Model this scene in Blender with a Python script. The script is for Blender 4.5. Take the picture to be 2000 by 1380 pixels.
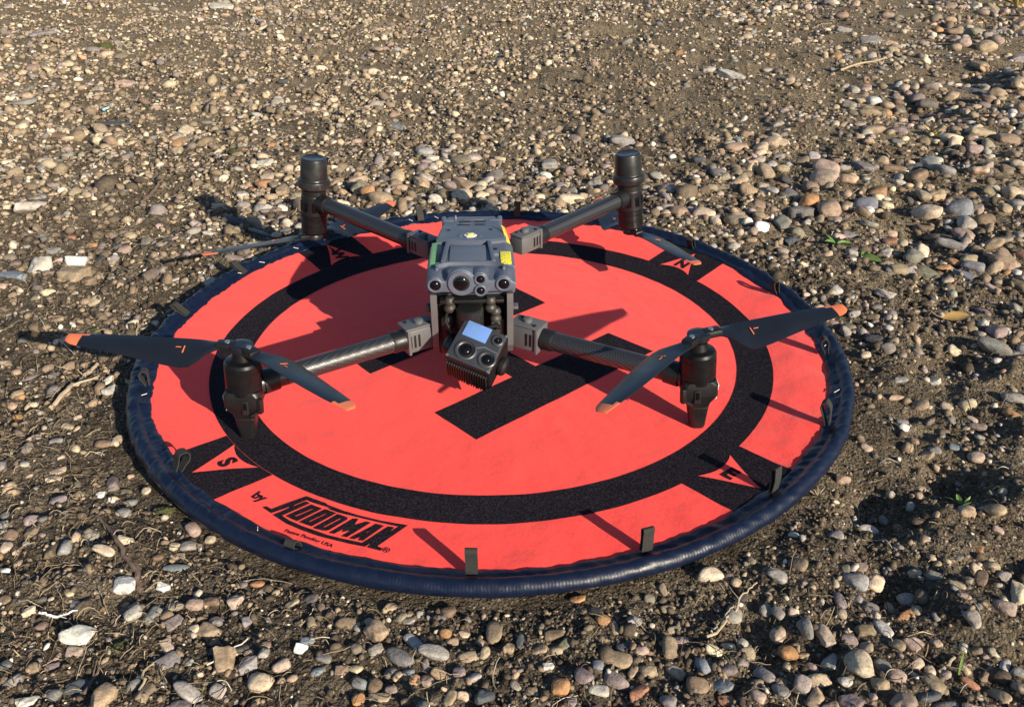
import bpy, bmesh, math, random
import numpy as np
from mathutils import Matrix, Vector
from mathutils.geometry import tessellate_polygon

for _o in list(bpy.data.objects):
    bpy.data.objects.remove(_o)
SC = bpy.context.scene
COL = SC.collection
R = math.radians

# ------------------------------------------------------------------ camera
CAM_POS = (0.02750256, -1.08043337, 0.59172048)
cam_d = bpy.data.cameras.new('camera')
cam = bpy.data.objects.new('camera', cam_d)
COL.objects.link(cam)
_F = Vector((0.0, 0.87235816, -0.48886731))
_R = Vector((0.9999876, -0.00243407, -0.00434347))
_U = Vector((0.004979, 0.48886125, 0.87234734))
cam.matrix_world = Matrix(((_R.x, _U.x, -_F.x, CAM_POS[0]), (_R.y, _U.y, -_F.y, CAM_POS[1]),
                           (_R.z, _U.z, -_F.z, CAM_POS[2]), (0, 0, 0, 1)))
cam_d.sensor_width = 36.0
cam_d.lens = 1688.9264 / 2000.0 * 36.0
cam_d.clip_start = 0.02
cam_d.clip_end = 2000.0
SC.camera = cam

# ------------------------------------------------------------------ light
SUN_AZ, SUN_EL = R(-50.0), R(21.3)
world = bpy.data.worlds.new('World')
SC.world = world
world.use_nodes = True
wn = world.node_tree
wn.nodes.clear()
sky = wn.nodes.new('ShaderNodeTexSky')
sky.sky_type = 'NISHITA'
sky.sun_disc = False
sky.sun_elevation = SUN_EL
sky.sun_rotation = math.pi / 2 - SUN_AZ
sky.air_density = 1.0
sky.dust_density = 0.6
sky.ozone_density = 3.0
bg = wn.nodes.new('ShaderNodeBackground')
bg.inputs['Strength'].default_value = 0.080
wo = wn.nodes.new('ShaderNodeOutputWorld')
wn.links.new(sky.outputs[0], bg.inputs[0])
wn.links.new(bg.outputs[0], wo.inputs[0])

sun_d = bpy.data.lights.new('sun', 'SUN')
sun_d.energy = 5.0
sun_d.angle = R(0.5)
sun_d.color = (1.0, 0.88, 0.70)
sun = bpy.data.objects.new('sun', sun_d)
COL.objects.link(sun)
_sd = Vector((math.cos(SUN_EL) * math.cos(SUN_AZ), math.cos(SUN_EL) * math.sin(SUN_AZ), math.sin(SUN_EL)))
sun.rotation_euler = _sd.to_track_quat('Z', 'Y').to_euler()
sun.location = _sd * 10

SC.view_settings.view_transform = 'Standard'
SC.view_settings.look = 'None'
SC.view_settings.exposure = 0.77
SC.view_settings.gamma = 1.0
SC.view_settings.use_curve_mapping = False

rng = np.random.default_rng(7)
random.seed(7)

# ------------------------------------------------------------------ noise
_perm = np.random.default_rng(3).permutation(256)
_perm = np.concatenate([_perm, _perm, _perm])
_ga = np.random.default_rng(4).uniform(0, 2 * np.pi, 256)
_gx, _gy = np.cos(_ga), np.sin(_ga)


def perlin(x, y):
    x = np.asarray(x, float); y = np.asarray(y, float)
    xi = np.floor(x).astype(int); yi = np.floor(y).astype(int)
    xf = x - xi; yf = y - yi
    xi &= 255; yi &= 255
    u = xf * xf * xf * (xf * (xf * 6 - 15) + 10)
    w = yf * yf * yf * (yf * (yf * 6 - 15) + 10)

    def g(ix, iy, dx, dy):
        h = _perm[_perm[ix & 255] + (iy & 255)]
        return _gx[h] * dx + _gy[h] * dy
    a = g(xi, yi, xf, yf); b = g(xi + 1, yi, xf - 1, yf)
    c = g(xi, yi + 1, xf, yf - 1); d = g(xi + 1, yi + 1, xf - 1, yf - 1)
    return 1.5 * ((a + (b - a) * u) * (1 - w) + (c + (d - c) * u) * w)


def sstep(a, b, x):
    t = np.clip((np.asarray(x, float) - a) / (b - a), 0, 1)
    return t * t * (3 - 2 * t)


# pad lies almost flat; its far edge is propped up a little by the gravel
def pad_lift(th):
    return 0.006 + 0.013 * np.clip(np.sin(th), 0, 1) ** 1.3 + 0.004 * np.abs(np.cos(th)) - 0.006 * np.clip(-np.sin(th), 0, 1)


def hpad(x, y):
    x = np.asarray(x, float); y = np.asarray(y, float)
    r = np.hypot(x, y); th = np.arctan2(y, x)
    h = pad_lift(th) * sstep(0.33, 0.47, r)
    h = h + 0.0006 * perlin(x * 14 + 3, y * 14) + 0.0004 * perlin(x * 40, y * 40 + 9)
    puck = sstep(0.425, 0.455, r)
    h = h + sstep(.39, .45, r) * 0.0020 * np.clip(np.cos(th), 0, 1) * perlin(th * 9 + 11, r * 9)
    h = h + puck * 0.0026 * perlin(th * 14 + 5, r * 12) * (0.4 + 0.6 * sstep(-0.6, 0.3, np.cos(th)))
    return h


# hollows and heaps of the loose soil: x, y, radius, height
BUMPS = [(0.425, -0.35, .035, -.024), (0.47, -0.385, .04, .016), (0.527, -0.30, .045, -.026), (0.575, -0.335, .045, .014),
         (0.252, -0.515, .030, -.020), (0.285, -0.50, .032, .012), (0.397, -0.475, .035, -.022), (0.44, -0.495, .04, .014),
         (0.335, -0.435, .03, .010), (0.655, -0.035, .05, -.016), (0.70, -0.06, .05, .010), (0.424, -0.318, .04, -.014),
         (0.174, -0.475, .03, -.009), (0.60, -0.20, .05, -.018), (0.65, -0.235, .05, .014), (-0.40, -0.30, .04, -.010),
         (0.53, -0.17, .04, -.012), (-0.62, -0.02, .07, -.012), (0.35, -0.57, .04, .008), (0.52, -0.45, .05, -.014),
         (0.56, -0.48, .04, .012), (0.80, 0.42, .07, -.018), (0.86, 0.38, .07, .012), (1.2, 1.4, .12, -.03), (1.3, 1.33, .12, .02),
         (0.45, 1.05, .10, -.015), (0.15, 2.3, .25, -.03), (0.35, 2.2, .25, .03), (-0.4, 2.4, .2, .02),
         (-0.45, 1.35, .10, -.02), (-.37, 1.29, .10, .02), (-.25, 1.25, .07, -.018), (-.8, 1.25, .12, -.02), (-.72, 1.19, .1, .015), (.5, 2.6, .2, -.04), (.62, 2.5, .18, .035), (.75, .95, .07, -.02), (.62, .72, .06, -.016), (1.0, .9, .08, -.022),
         (1.07, .84, .08, .015), (.58, .55, .05, -.014), (.74, .62, .05, -.014), (1.5, 1.75, .15, -.035), (1.62, 1.66, .15, .03), (.30, 1.05, .06, -.012)]


def gz(x, y):
    x = np.asarray(x, float); y = np.asarray(y, float)
    r = np.hypot(x, y); th = np.arctan2(y, x)
    base = -0.0135 + (pad_lift(th) - 0.004) * sstep(0.30, 0.55, r) * 0.75
    far = sstep(0.9, 2.5, r)
    n = 0.012 * perlin(x * 3.1, y * 3.1 + 7) + 0.008 * perlin(x * 9.3 + 2, y * 9.3) + 0.0062 * (0.55 - 1.6 * np.abs(perlin(x * 22, y * 22 + 4)))
    n = n + 0.0036 * (0.5 - 1.5 * np.abs(perlin(x * 52 + 11, y * 52))) + 0.0013 * perlin(x * 140, y * 140 + 3)
    n = n + 0.022 * far * perlin(x * 1.1 + 9, y * 1.1) + 0.016 * far * perlin(x * 4.2 + 1, y * 4.2)
    for bx, by, br, bh in BUMPS:
        n = n + bh * np.exp(-((x - bx) ** 2 + (y - by) ** 2) / (br * br))
    away = sstep(0.455, 0.56, r)
    return base + n * (0.10 + 0.90 * away) - 0.002 * (1 - away)


# ------------------------------------------------------------------ mesh helpers
class MB:
    """collects vertices and faces (with a material index) for ONE mesh object"""
    def __init__(self):
        self.v = []; self.f = []; self.m = []

    def add(self, vs, fs, mi=0):
        o = len(self.v)
        self.v.extend([tuple(map(float, p)) for p in vs])
        for q in fs:
            self.f.append([i + o for i in q]); self.m.append(mi)
        return self

    def box(self, c, s, bev=0.001, rot=None, mi=0, seg=2, taper=None):
        bm = bmesh.new()
        bmesh.ops.create_cube(bm, size=1.0)
        for w in bm.verts:
            w.co = Vector((w.co.x * s[0], w.co.y * s[1], w.co.z * s[2]))
            if taper and w.co.z < 0:
                w.co.x *= taper; w.co.y *= taper
        if bev > 0:
            bmesh.ops.bevel(bm, geom=bm.edges[:] + bm.verts[:], offset=min(bev, min(s) * .45), segments=seg, profile=0.6, affect='EDGES')
        M = rot.to_4x4() if rot is not None else Matrix()
        cc = Vector(c)
        bm.verts.ensure_lookup_table(); bm.verts.index_update()
        self.add([(M @ w.co) + cc for w in bm.verts], [[w.index for w in q.verts] for q in bm.faces], mi)
        bm.free()
        return self

    def loft(self, rings, cap0=True, cap1=True, mi=0, closed=True):
        n = len(rings[0]); vs = [p for r_ in rings for p in r_]; fs = []
        for i in range(len(rings) - 1):
            for j in range(n if closed else n - 1):
                k = (j + 1) % n
                fs.append([i * n + j, i * n + k, (i + 1) * n + k, (i + 1) * n + j])
        if cap0: fs.append(list(range(n))[::-1])
        if cap1: fs.append([(len(rings) - 1) * n + j for j in range(n)])
        return self.add(vs, fs, mi)

    def lathe(self, prof, o=(0, 0, 0), axis=(0, 0, 1), n=32, mi=0, mats=None):
        """prof: (radius, height along axis); mats: a material index for each band"""
        q = Vector((0, 0, 1)).rotation_difference(Vector(axis).normalized()).to_matrix()
        o = Vector(o); vs = []; fs = []; fm = []
        for (r_, h) in prof:
            for j in range(n):
                a = 2 * math.pi * j / n
                vs.append(o + q @ Vector((r_ * math.cos(a), r_ * math.sin(a), h)))
        for i in range(len(prof) - 1):
            for j in range(n):
                k = (j + 1) % n
                fs.append([i * n + j, i * n + k, (i + 1) * n + k, (i + 1) * n + j]); fm.append(mats[i] if mats else mi)
        fs.append(list(range(n))[::-1]); fm.append(mats[0] if mats else mi)
        fs.append([(len(prof) - 1) * n + j for j in range(n)]); fm.append(mats[-1] if mats else mi)
        b = len(self.v)
        self.v.extend([tuple(p) for p in vs])
        for q_, m_ in zip(fs, fm):
            self.f.append([i + b for i in q_]); self.m.append(m_)
        return self

    def tube(self, pts, rad, n=16, mi=0, cap=True):
        pts = [Vector(p) for p in pts]
        rads = rad if isinstance(rad, (list, tuple)) else [rad] * len(pts)
        rings = []
        up = Vector((0, 0, 1))
        for i, p in enumerate(pts):
            d = (pts[min(i + 1, len(pts) - 1)] - pts[max(i - 1, 0)]).normalized()
            a = d.cross(up)
            if a.length < 1e-4: a = d.cross(Vector((0, 1, 0)))
            a.normalize(); b = a.cross(d).normalized()
            rings.append([p + (a * math.cos(2 * math.pi * j / n) + b * math.sin(2 * math.pi * j / n)) * rads[i] for j in range(n)])
        return self.loft(rings, cap, cap, mi)

    def tilt(self, pivot, ang):
        """lean everything about the y axis through pivot"""
        c, s_ = math.cos(ang), math.sin(ang)
        self.v = [(pivot[0] + (x - pivot[0]) * c + (z - pivot[2]) * s_, y, pivot[2] - (x - pivot[0]) * s_ + (z - pivot[2]) * c) for x, y, z in self.v]
        return self

    def build(self, name, mats, parent=None, sharp=38.0, smooth=True):
        me = bpy.data.meshes.new(name)
        me.from_pydata(self.v, [], self.f)
        for m in (mats if isinstance(mats, (list, tuple)) else [mats]):
            me.materials.append(m)
        me.polygons.foreach_set('material_index', self.m)
        if smooth:
            me.polygons.foreach_set('use_smooth', [True] * len(self.f))
            me.set_sharp_from_angle(angle=R(sharp))
        me.update()
        o = bpy.data.objects.new(name, me)
        COL.objects.link(o)
        if parent is not None: o.parent = parent
        return o


def np_mesh(name, V, tris, mats, parent=None, smooth=True, col=None):
    """fast mesh from numpy arrays of triangles or quads"""
    me = bpy.data.meshes.new(name)
    k = tris.shape[1]
    me.vertices.add(len(V)); me.vertices.foreach_set('co', V.astype(np.float32).ravel())
    me.loops.add(tris.size); me.loops.foreach_set('vertex_index', tris.astype(np.int32).ravel())
    me.polygons.add(len(tris)); me.polygons.foreach_set('loop_start', np.arange(0, tris.size, k, dtype=np.int32))
    if smooth: me.polygons.foreach_set('use_smooth', np.ones(len(tris), bool))
    if col is not None:
        at = me.color_attributes.new('col', 'FLOAT_COLOR', 'POINT')
        at.data.foreach_set('color', np.concatenate([col, np.ones((len(col), 1))], 1).astype(np.float32).ravel())
    for m in (mats if isinstance(mats, (list, tuple)) else [mats]): me.materials.append(m)
    me.update(); me.validate()
    o = bpy.data.objects.new(name, me)
    COL.objects.link(o)
    if parent is not None: o.parent = parent
    return o


def tag(o, label=None, cat=None, group=None, kind=None):
    if label: o['label'] = label
    if cat: o['category'] = cat
    if group: o['group'] = group
    if kind: o['kind'] = kind
    return o


def empty(name, loc=(0, 0, 0), rz=0.0):
    o = bpy.data.objects.new(name, None)
    o.empty_display_size = 0.02
    o.location = loc; o.rotation_euler = (0, 0, rz)
    COL.objects.link(o)
    return o


def rrect(w, h, r, n=5):
    """rounded rectangle outline, counter-clockwise, centred"""
    r = min(r, w / 2 - 1e-5, h / 2 - 1e-5)
    out = []
    for cx, cy, a0 in ((w / 2 - r, h / 2 - r, 0), (-w / 2 + r, h / 2 - r, 90), (-w / 2 + r, -h / 2 + r, 180), (w / 2 - r, -h / 2 + r, 270)):
        for i in range(n):
            a = R(a0 + 90.0 * i / (n - 1))
            out.append((cx + r * math.cos(a), cy + r * math.sin(a)))
    return out


# ------------------------------------------------------------------ materials
class N:
    def __init__(self, name):
        self.m = bpy.data.materials.new(name); self.m.use_nodes = True
        self.t = self.m.node_tree; self.b = self.t.nodes['Principled BSDF']

    def n(self, t, **kw):
        d = self.t.nodes.new('ShaderNode' + t)
        for k, w in kw.items():
            if k in d.inputs.keys(): d.inputs[k].default_value = w
            else: setattr(d, k, w)
        return d

    def l(self, a, b): self.t.links.new(a, b)

    def coord(self, kind='Object'):
        return self.n('TexCoord').outputs[kind]

    def noise(self, scale, detail=3, rough=.55, vec=None):
        d = self.n('TexNoise', Scale=scale, Detail=detail, Roughness=rough)
        self.l(vec if vec is not None else self.coord(), d.inputs['Vector'])
        return d.outputs['Fac']

    def ramp(self, fac, stops):
        d = self.n('ValToRGB')
        e = d.color_ramp.elements
        while len(e) < len(stops): e.new(0.5)
        for i, (p, c) in enumerate(stops):
            e[i].position = p; e[i].color = (c[0], c[1], c[2], 1) if not isinstance(c, float) else (c, c, c, 1)
        self.l(fac, d.inputs[0])
        return d.outputs[0]

    def mix(self, fac, a, b, mode='MIX'):
        d = self.n('MixRGB', blend_type=mode)
        for i, w in ((0, fac), (1, a), (2, b)):
            if hasattr(w, 'links'): self.l(w, d.inputs[i])
            elif isinstance(w, (int, float)): d.inputs[i].default_value = w if i == 0 else (w, w, w, 1)
            else: d.inputs[i].default_value = (*w, 1)
        return d.outputs[0]

    def math(self, op, a, b=0.0):
        d = self.n('Math', operation=op)
        for i, w in ((0, a), (1, b)):
            if hasattr(w, 'links'): self.l(w, d.inputs[i])
            else: d.inputs[i].default_value = w
        return d.outputs[0]

    def bump(self, h, strength, dist, prev=None):
        d = self.n('Bump', Strength=strength, Distance=dist)
        self.l(h, d.inputs['Height'])
        if prev is not None: self.l(prev, d.inputs['Normal'])
        return d.outputs[0]

    def set(self, **kw):
        for k, w in kw.items():
            i = self.b.inputs[k.replace('_', ' ')]
            if hasattr(w, 'links'): self.l(w, i)
            elif isinstance(w, tuple): i.default_value = (*w, 1)
            else: i.default_value = w
        return self


def plain(name, col, rough=.5, metal=0.0, var=.15, scale=60, bump=.1, spec=.5, dust=0.0):
    k = N(name)
    f = k.noise(scale, 4)
    c = k.mix(f, tuple(x * (1 - var) for x in col), tuple(min(1, x * (1 + var)) for x in col))
    if dust:
        d = k.ramp(k.noise(scale * .6, 5, .65), [(.52, 0.0), (.75, 1.0)])
        c = k.mix(k.math('MULTIPLY', d, dust), c, (.22, .18, .13))
    k.set(Base_Color=c, Roughness=k.ramp(f, [(.3, max(.02, rough - .08)), (.7, min(1., rough + .08))]), Metallic=metal, Specular_IOR_Level=spec)
    if bump: k.set(Normal=k.bump(k.noise(scale * 25, 2), bump, .0004))
    return k.m


def stone_material(name, use_attr):
    k = N(name)
    if use_attr:
        src = k.n('Attribute', attribute_name='col').outputs['Color']
        co = k.coord('Object')
    else:
        oi = k.n('ObjectInfo')
        src = oi.outputs['Color']
        geo = k.n('NewGeometry')
        co = geo.outputs['Position']
    n1 = k.noise(95, 4, .6, co)
    n2 = k.noise(420, 3, .6, co)
    v = k.ramp(n1, [(.30, .66), (.55, 1.0), (.75, 1.22)])
    c = k.mix(1.0, src, v, 'MULTIPLY')
    v2 = k.ramp(n2, [(.33, .62), (.5, 1.0), (.68, 1.25)])
    c = k.mix(.75, c, k.mix(1.0, c, v2, 'MULTIPLY'))
    # dust and dried soil clinging in patches
    d = k.ramp(k.noise(60, 5, .7, co), [(.50, 0.0), (.72, .55)])
    c = k.mix(d, c, (.135, .098, .062))
    b1 = k.bump(n1, .35, .004)
    b2 = k.bump(n2, .35, .0012, b1)
    k.set(Base_Color=c, Roughness=.82, Specular_IOR_Level=.3, Normal=b2)
    return k.m


def ground_material():
    k = N('soil')
    co = k.coord('Object')
    big = k.noise(1.6, 4, .6, co)
    mid = k.noise(14, 5, .65, co)
    fine = k.noise(120, 5, .7, co)
    c = k.ramp(mid, [(.25, (.050, .039, .028)), (.48, (.100, .079, .056)), (.62, (.155, .124, .088)), (.8, (.215, .174, .125))])
    # paler soil towards the far and right side, with drier patches
    sep = k.n('SeparateXYZ'); k.l(co, sep.inputs[0])
    big2 = k.noise(4.5, 4, .6, co)
    dry = k.math('ADD', k.math('ADD', k.math('MULTIPLY', sep.outputs['Y'], .27), k.math('MULTIPLY', k.math('MINIMUM', k.math('MAXIMUM', sep.outputs['X'], -.3), 1.0), .30)), k.math('ADD', k.math('MULTIPLY', big, .9), k.math('MULTIPLY', k.math('SUBTRACT', big2, .5), 1.1)))
    dry = k.ramp(dry, [(.40, 0.0), (.95, 1.0)])
    c2 = k.ramp(mid, [(.25, (.145, .112, .069)), (.5, (.245, .191, .121)), (.75, (.345, .275, .182))])
    c = k.mix(dry, c, c2)
    c = k.mix(1.0, c, k.ramp(fine, [(.3, .55), (.5, 1.0), (.7, 1.45)]), 'MULTIPLY')
    # grit: pale and dark grains a few millimetres across
    for sc, lo, amt in ((190, .60, .75), (340, .66, .8)):
        vo = k.n('TexVoronoi', Scale=float(sc)); k.l(co, vo.inputs['Vector'])
        wn_ = k.n('SeparateColor'); k.l(vo.outputs['Color'], wn_.inputs[0])
        on = k.math('MULTIPLY', k.math('GREATER_THAN', wn_.outputs[0], lo), k.math('LESS_THAN', vo.outputs['Distance'], .42))
        gc = k.ramp(wn_.outputs[1], [(0, (.05, .045, .04)), (.3, (.15, .115, .08)), (.6, (.27, .205, .14)), (.85, (.38, .31, .23)), (1, (.55, .49, .40))])
        c = k.mix(k.math('MULTIPLY', on, amt), c, gc)
    v3 = k.n('TexVoronoi', Scale=150.0); k.l(co, v3.inputs['Vector'])
    v4 = k.n('TexVoronoi', Scale=330.0); k.l(co, v4.inputs['Vector'])
    b = k.bump(mid, .7, .02)
    b = k.bump(v3.outputs['Distance'], 1.0, -.008, b)
    b = k.bump(fine, 1.0, .009, b)
    b = k.bump(v4.outputs['Distance'], .8, -.0035, b)
    k.set(Base_Color=c, Roughness=.95, Specular_IOR_Level=.15, Normal=b)
    return k.m


def canvas_material():
    k = N('orange_canvas')
    co = k.coord('Object')
    n1 = k.noise(9, 4, .6, co); n2 = k.noise(700, 2, .6, co)
    c = k.mix(n1, (.90, .059, .049), (.97, .071, .060))
    c = k.mix(k.ramp(k.noise(38, 5, .7, co), [(.60, 0.0), (.82, .20)]), c, (.55, .10, .08))
    c = k.mix(1.0, c, k.ramp(k.noise(330, 3, .7, co), [(.30, .86), (.5, 1.0), (.72, 1.06)]), 'MULTIPLY')
    c = k.mix(k.ramp(k.noise(3.2, 6, .72, co), [(.56, 0.0), (.78, .16)]), c, (.62, .22, .16))
    b = k.bump(k.noise(26, 4, .6, co), .32, .006)
    b = k.bump(k.noise(7, 3, .55, co), .42, .014, b)
    wv = k.n('TexWave', Scale=420.0, Distortion=.6); k.l(co, wv.inputs['Vector'])
    b = k.bump(wv.outputs['Fac'], .12, .0004, b)
    b = k.bump(n2, .18, .0006, b)
    k.set(Base_Color=c, Roughness=.85, Specular_IOR_Level=.15, Sheen_Weight=.12, Normal=b)
    return k.m


def print_material():
    k = N('black_fabric_print')
    co = k.coord('Object')
    n2 = k.noise(900, 2, .7, co); n1 = k.noise(420, 3, .75, co)
    c = k.ramp(n1, [(.33, (.004, .0033, .005)), (.50, (.012, .0100, .0140)), (.66, (.034, .028, .038))])
    b = k.bump(n2, .6, .0012)
    k.set(Base_Color=c, Roughness=.95, Specular_IOR_Level=.08, Normal=b)
    return k.m


def rim_material():
    k = N('navy_vinyl')
    co = k.coord('Object')
    # ribs of the coiled spring inside, running across the sleeve
    gr = k.n('TexGradient', gradient_type='RADIAL'); k.l(co, gr.inputs['Vector'])
    rib = k.math('SINE', k.math('MULTIPLY', gr.outputs['Fac'], 2 * math.pi * 900))
    n = k.noise(45, 5, .65, co)
    c = k.mix(n, (.0022, .005, .018), (.0045, .010, .030))
    c = k.mix(k.ramp(k.noise(70, 5, .75, co), [(.64, 0.0), (.82, .22)]), c, (.10, .085, .07))
    b = k.bump(n, .35, .003)
    b = k.bump(rib, .07, .0006, b)
    b = k.bump(k.noise(500, 2, .6, co), .15, .0006, b)
    k.set(Base_Color=c, Roughness=k.ramp(n, [(.3, .32), (.7, .50)]), Specular_IOR_Level=.36, Normal=b)
    return k.m


def carbon_material():
    k = N('carbon_fibre')
    co = k.coord('Generated')
    mp = k.n('Mapping'); k.l(k.coord('Object'), mp.inputs['Vector'])
    a = k.n('TexWave', Scale=130.0, bands_direction='DIAGONAL'); k.l(mp.outputs[0], a.inputs['Vector'])
    mp2 = k.n('Mapping'); mp2.inputs['Scale'].default_value = (-1, 1, -1); k.l(k.coord('Object'), mp2.inputs['Vector'])
    b = k.n('TexWave', Scale=130.0, bands_direction='DIAGONAL'); k.l(mp2.outputs[0], b.inputs['Vector'])
    w = k.math('MULTIPLY', a.outputs['Fac'], b.outputs['Fac'])
    c = k.mix(w, (.005, .006, .008), (.050, .050, .053))
    k.set(Base_Color=c, Roughness=k.ramp(w, [(0, .48), (1, .26)]), Specular_IOR_Level=.65, Normal=k.bump(w, .25, .0006), Coat_Weight=.25, Coat_Roughness=.25)
    return k.m


def sticker_material(name, base, ink):
    k = N(name)
    co = k.coord('Object')
    n = k.n('TexNoise', Scale=1.0, Detail=1.0)
    mp = k.n('Mapping'); mp.inputs['Scale'].default_value = (900, 330, 330); k.l(co, mp.inputs['Vector']); k.l(mp.outputs[0], n.inputs['Vector'])
    f = k.ramp(n.outputs['Fac'], [(.53, 0.0), (.60, .8)])
    k.set(Base_Color=k.mix(f, base, ink), Roughness=.4)
    return k.m


M_soil = ground_material()
M_stone = stone_material('stone', False)
M_gravel = stone_material('gravel_stone', True)
M_canvas = canvas_material()
M_print = print_material()
M_rim = rim_material()
M_web = plain('black_webbing', (.028, .028, .026), .8, var=.4, scale=300, bump=.5, spec=.25)
M_face = plain('face_grey', (.030, .033, .040), .42, var=.15, scale=60)
M_thread = plain('white_thread', (.7, .68, .62), .8)
M_grey = plain('grey_plastic', (.076, .090, .124), .44, var=.10, scale=30, bump=.12, dust=.08)
M_grey2 = plain('grey_plastic_panel', (.095, .108, .138), .42, var=.06, scale=30, bump=.06, dust=.1)
M_metal = plain('grey_metal', (.105, .107, .112), .45, metal=.2, var=.10, scale=40, dust=.12)
M_black = plain('black_plastic', (.008, .008, .009), .42, var=.2, scale=40, spec=.4)
M_dark = plain('dark_rubber', (.011, .012, .014), .34, var=.2, scale=60, dust=.1)
M_ball = plain('rubber_damper', (.032, .029, .025), .55, var=.2, scale=60)
M_blade = plain('blade_composite', (.008, .010, .015), .34, var=.2, scale=25, bump=.05, spec=.5)
M_tip = plain('orange_tip', (.64, .165, .068), .5, var=.12, scale=30)
M_carbon = carbon_material()
M_motor = plain('motor_metal', (.005, .005, .006), .36, metal=.0, var=.2, scale=60, spec=.35)
M_steel = plain('steel', (.55, .54, .52), .28, metal=.9, var=.1)
M_lens = plain('lens_glass', (.004, .004, .006), .14, var=0, bump=0, spec=.22)
M_skywindow = plain('sky_painted_window', (.25, .45, .92), .05, metal=.55, var=0, bump=0)  # bright sky reflection painted into the glass as a blue base colour
M_green = sticker_material('green_sticker', (.20, .42, .15), (.06, .20, .06))
M_yellow = sticker_material('yellow_sticker', (.85, .74, .03), (.22, .17, .02))
M_warn = sticker_material('warning_sticker', (.82, .58, .05), (.35, .20, .02))
M_white = plain('white_label', (.62, .58, .56), .5)
M_core = plain('beacon_lens', (.70, .72, .10), .25)
M_straw = plain('straw', (.34, .27, .17), .8, var=.45, scale=80)
M_pale = plain('pale_straw', (.55, .50, .42), .8, var=.25, scale=80)
M_twig = plain('twig_bark', (.13, .088, .065), .85, var=.4, scale=120, bump=.6)
M_root = plain('dry_root', (.40, .31, .21), .85, var=.35, scale=120, bump=.6)
M_leafdry = plain('dry_leaf', (.50, .30, .09), .75, var=.3, scale=70, bump=.3)
M_leafrust = plain('rust_leaf', (.24, .095, .04), .8, var=.3, scale=70, bump=.3)
M_weed = plain('weed_leaf', (.105, .175, .040), .55, var=.35, scale=90)
M_moss = plain('moss', (.055, .058, .016), .9, var=.4, scale=150)
M_drygrass = plain('dry_grass', (.46, .36, .13), .8, var=.35, scale=80)
M_blue = plain('blue_plastic', (.25, .55, .62), .4)
M_quill = plain('white_scrap', (.72, .71, .68), .7)

# ------------------------------------------------------------------ ground: one sheet, fine near the pad, running out to the horizon
def axis_lines(lo, hi, step, grow, limit):
    a = list(np.arange(lo, hi + 1e-9, step))
    s = step; x = a[-1]
    while x < limit:
        s *= grow; x += s; a.append(x)
    s = step; x = a[0]
    pre = []
    while x > -limit:
        s *= grow; x -= s; pre.append(x)
    return np.array(pre[::-1] + a)


gx_ = axis_lines(-0.78, 0.80, 0.0052, 1.03, 400.0)
gy_ = axis_lines(-0.74, 0.62, 0.0052, 1.026, 400.0)
GX, GY = np.meshgrid(gx_, gy_)
fade = 1 - sstep(6, 20, np.hypot(GX, GY))
GZ = gz(GX, GY) * fade - 0.012 * (1 - fade)
nx, ny = len(gx_), len(gy_)
ii = (np.arange(ny - 1)[:, None] * nx + np.arange(nx - 1)[None, :]).ravel()
q = np.stack([ii, ii + 1, ii + nx + 1, ii + nx], 1)
ground = np_mesh('ground', np.stack([GX.ravel(), GY.ravel(), GZ.ravel()], 1), q, M_soil)
tag(ground, kind='structure', label='brown gritty soil of the gravel yard, loose and lumpy')

# ------------------------------------------------------------------ landing pad
YAW = 0.722723062            # direction of the pad's N mark from +x
pad = empty('landing_pad', (0, 0, 0))
tag(pad, 'round orange fabric landing pad with black ring, big letter and navy rim', 'landing pad')
_cn, _sn = math.cos(YAW - math.pi / 2), math.sin(YAW - math.pi / 2)


def P2W(p):
    """pad print coordinates (N = +y) to the world plane"""
    p = np.atleast_2d(np.asarray(p, float))
    return np.stack([_cn * p[:, 0] - _sn * p[:, 1], _sn * p[:, 0] + _cn * p[:, 1]], 1)


def polar_sheet(name, r0, r1, nr, nt, dz, mat, parent, a0=0.0, a1=2 * math.pi, wob=None):
    rr = np.linspace(r0, r1, nr)
    full = abs(a1 - a0 - 2 * math.pi) < 1e-6
    tt = np.linspace(a0, a1, nt, endpoint=not full)
    T, RR = np.meshgrid(tt, rr)
    X, Y = RR * np.cos(T), RR * np.sin(T)
    Z = hpad(X, Y) + dz
    V = np.stack([X.ravel(), Y.ravel(), Z.ravel()], 1)
    f = []
    m = nt if full else nt - 1
    i = np.arange(nr - 1)[:, None]; j = np.arange(m)[None, :]
    k = (j + 1) % nt
    f = np.stack([(i * nt + j).ravel(), ((i + 1) * nt + j).ravel(), ((i + 1) * nt + k).ravel(), (i * nt + k).ravel()], 1)
    return np_mesh(name, V, f, mat, parent)


def print_quad(mb, p00, p10, p11, p01, dz, n=8, m=8):
    """a four-cornered printed patch (pad coordinates) laid on the canvas"""
    vs = []
    for a in range(n + 1):
        for b in range(m + 1):
            u, w = a / n, b / m
            p = [(p00[i] * (1 - u) + p10[i] * u) * (1 - w) + (p01[i] * (1 - u) + p11[i] * u) * w for i in (0, 1)]
            vs.append(p)
    W = P2W(vs)
    z = hpad(W[:, 0], W[:, 1]) + dz
    fs = [[a * (m + 1) + b, (a + 1) * (m + 1) + b, (a + 1) * (m + 1) + b + 1, a * (m + 1) + b + 1] for a in range(n) for b in range(m)]
    mb.add(np.column_stack([W, z]), fs)


def print_poly(mb, outer, holes, dz):
    loops = [[Vector((x, y, 0)) for x, y in outer]] + [[Vector((x, y, 0)) for x, y in h] for h in holes]
    tri = tessellate_polygon(loops)
    pts = [(p.x, p.y) for l_ in loops for p in l_]
    W = P2W(pts)
    z = hpad(W[:, 0], W[:, 1]) + dz
    mb.add(np.column_stack([W, z]), [list(t) for t in tri])


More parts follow.
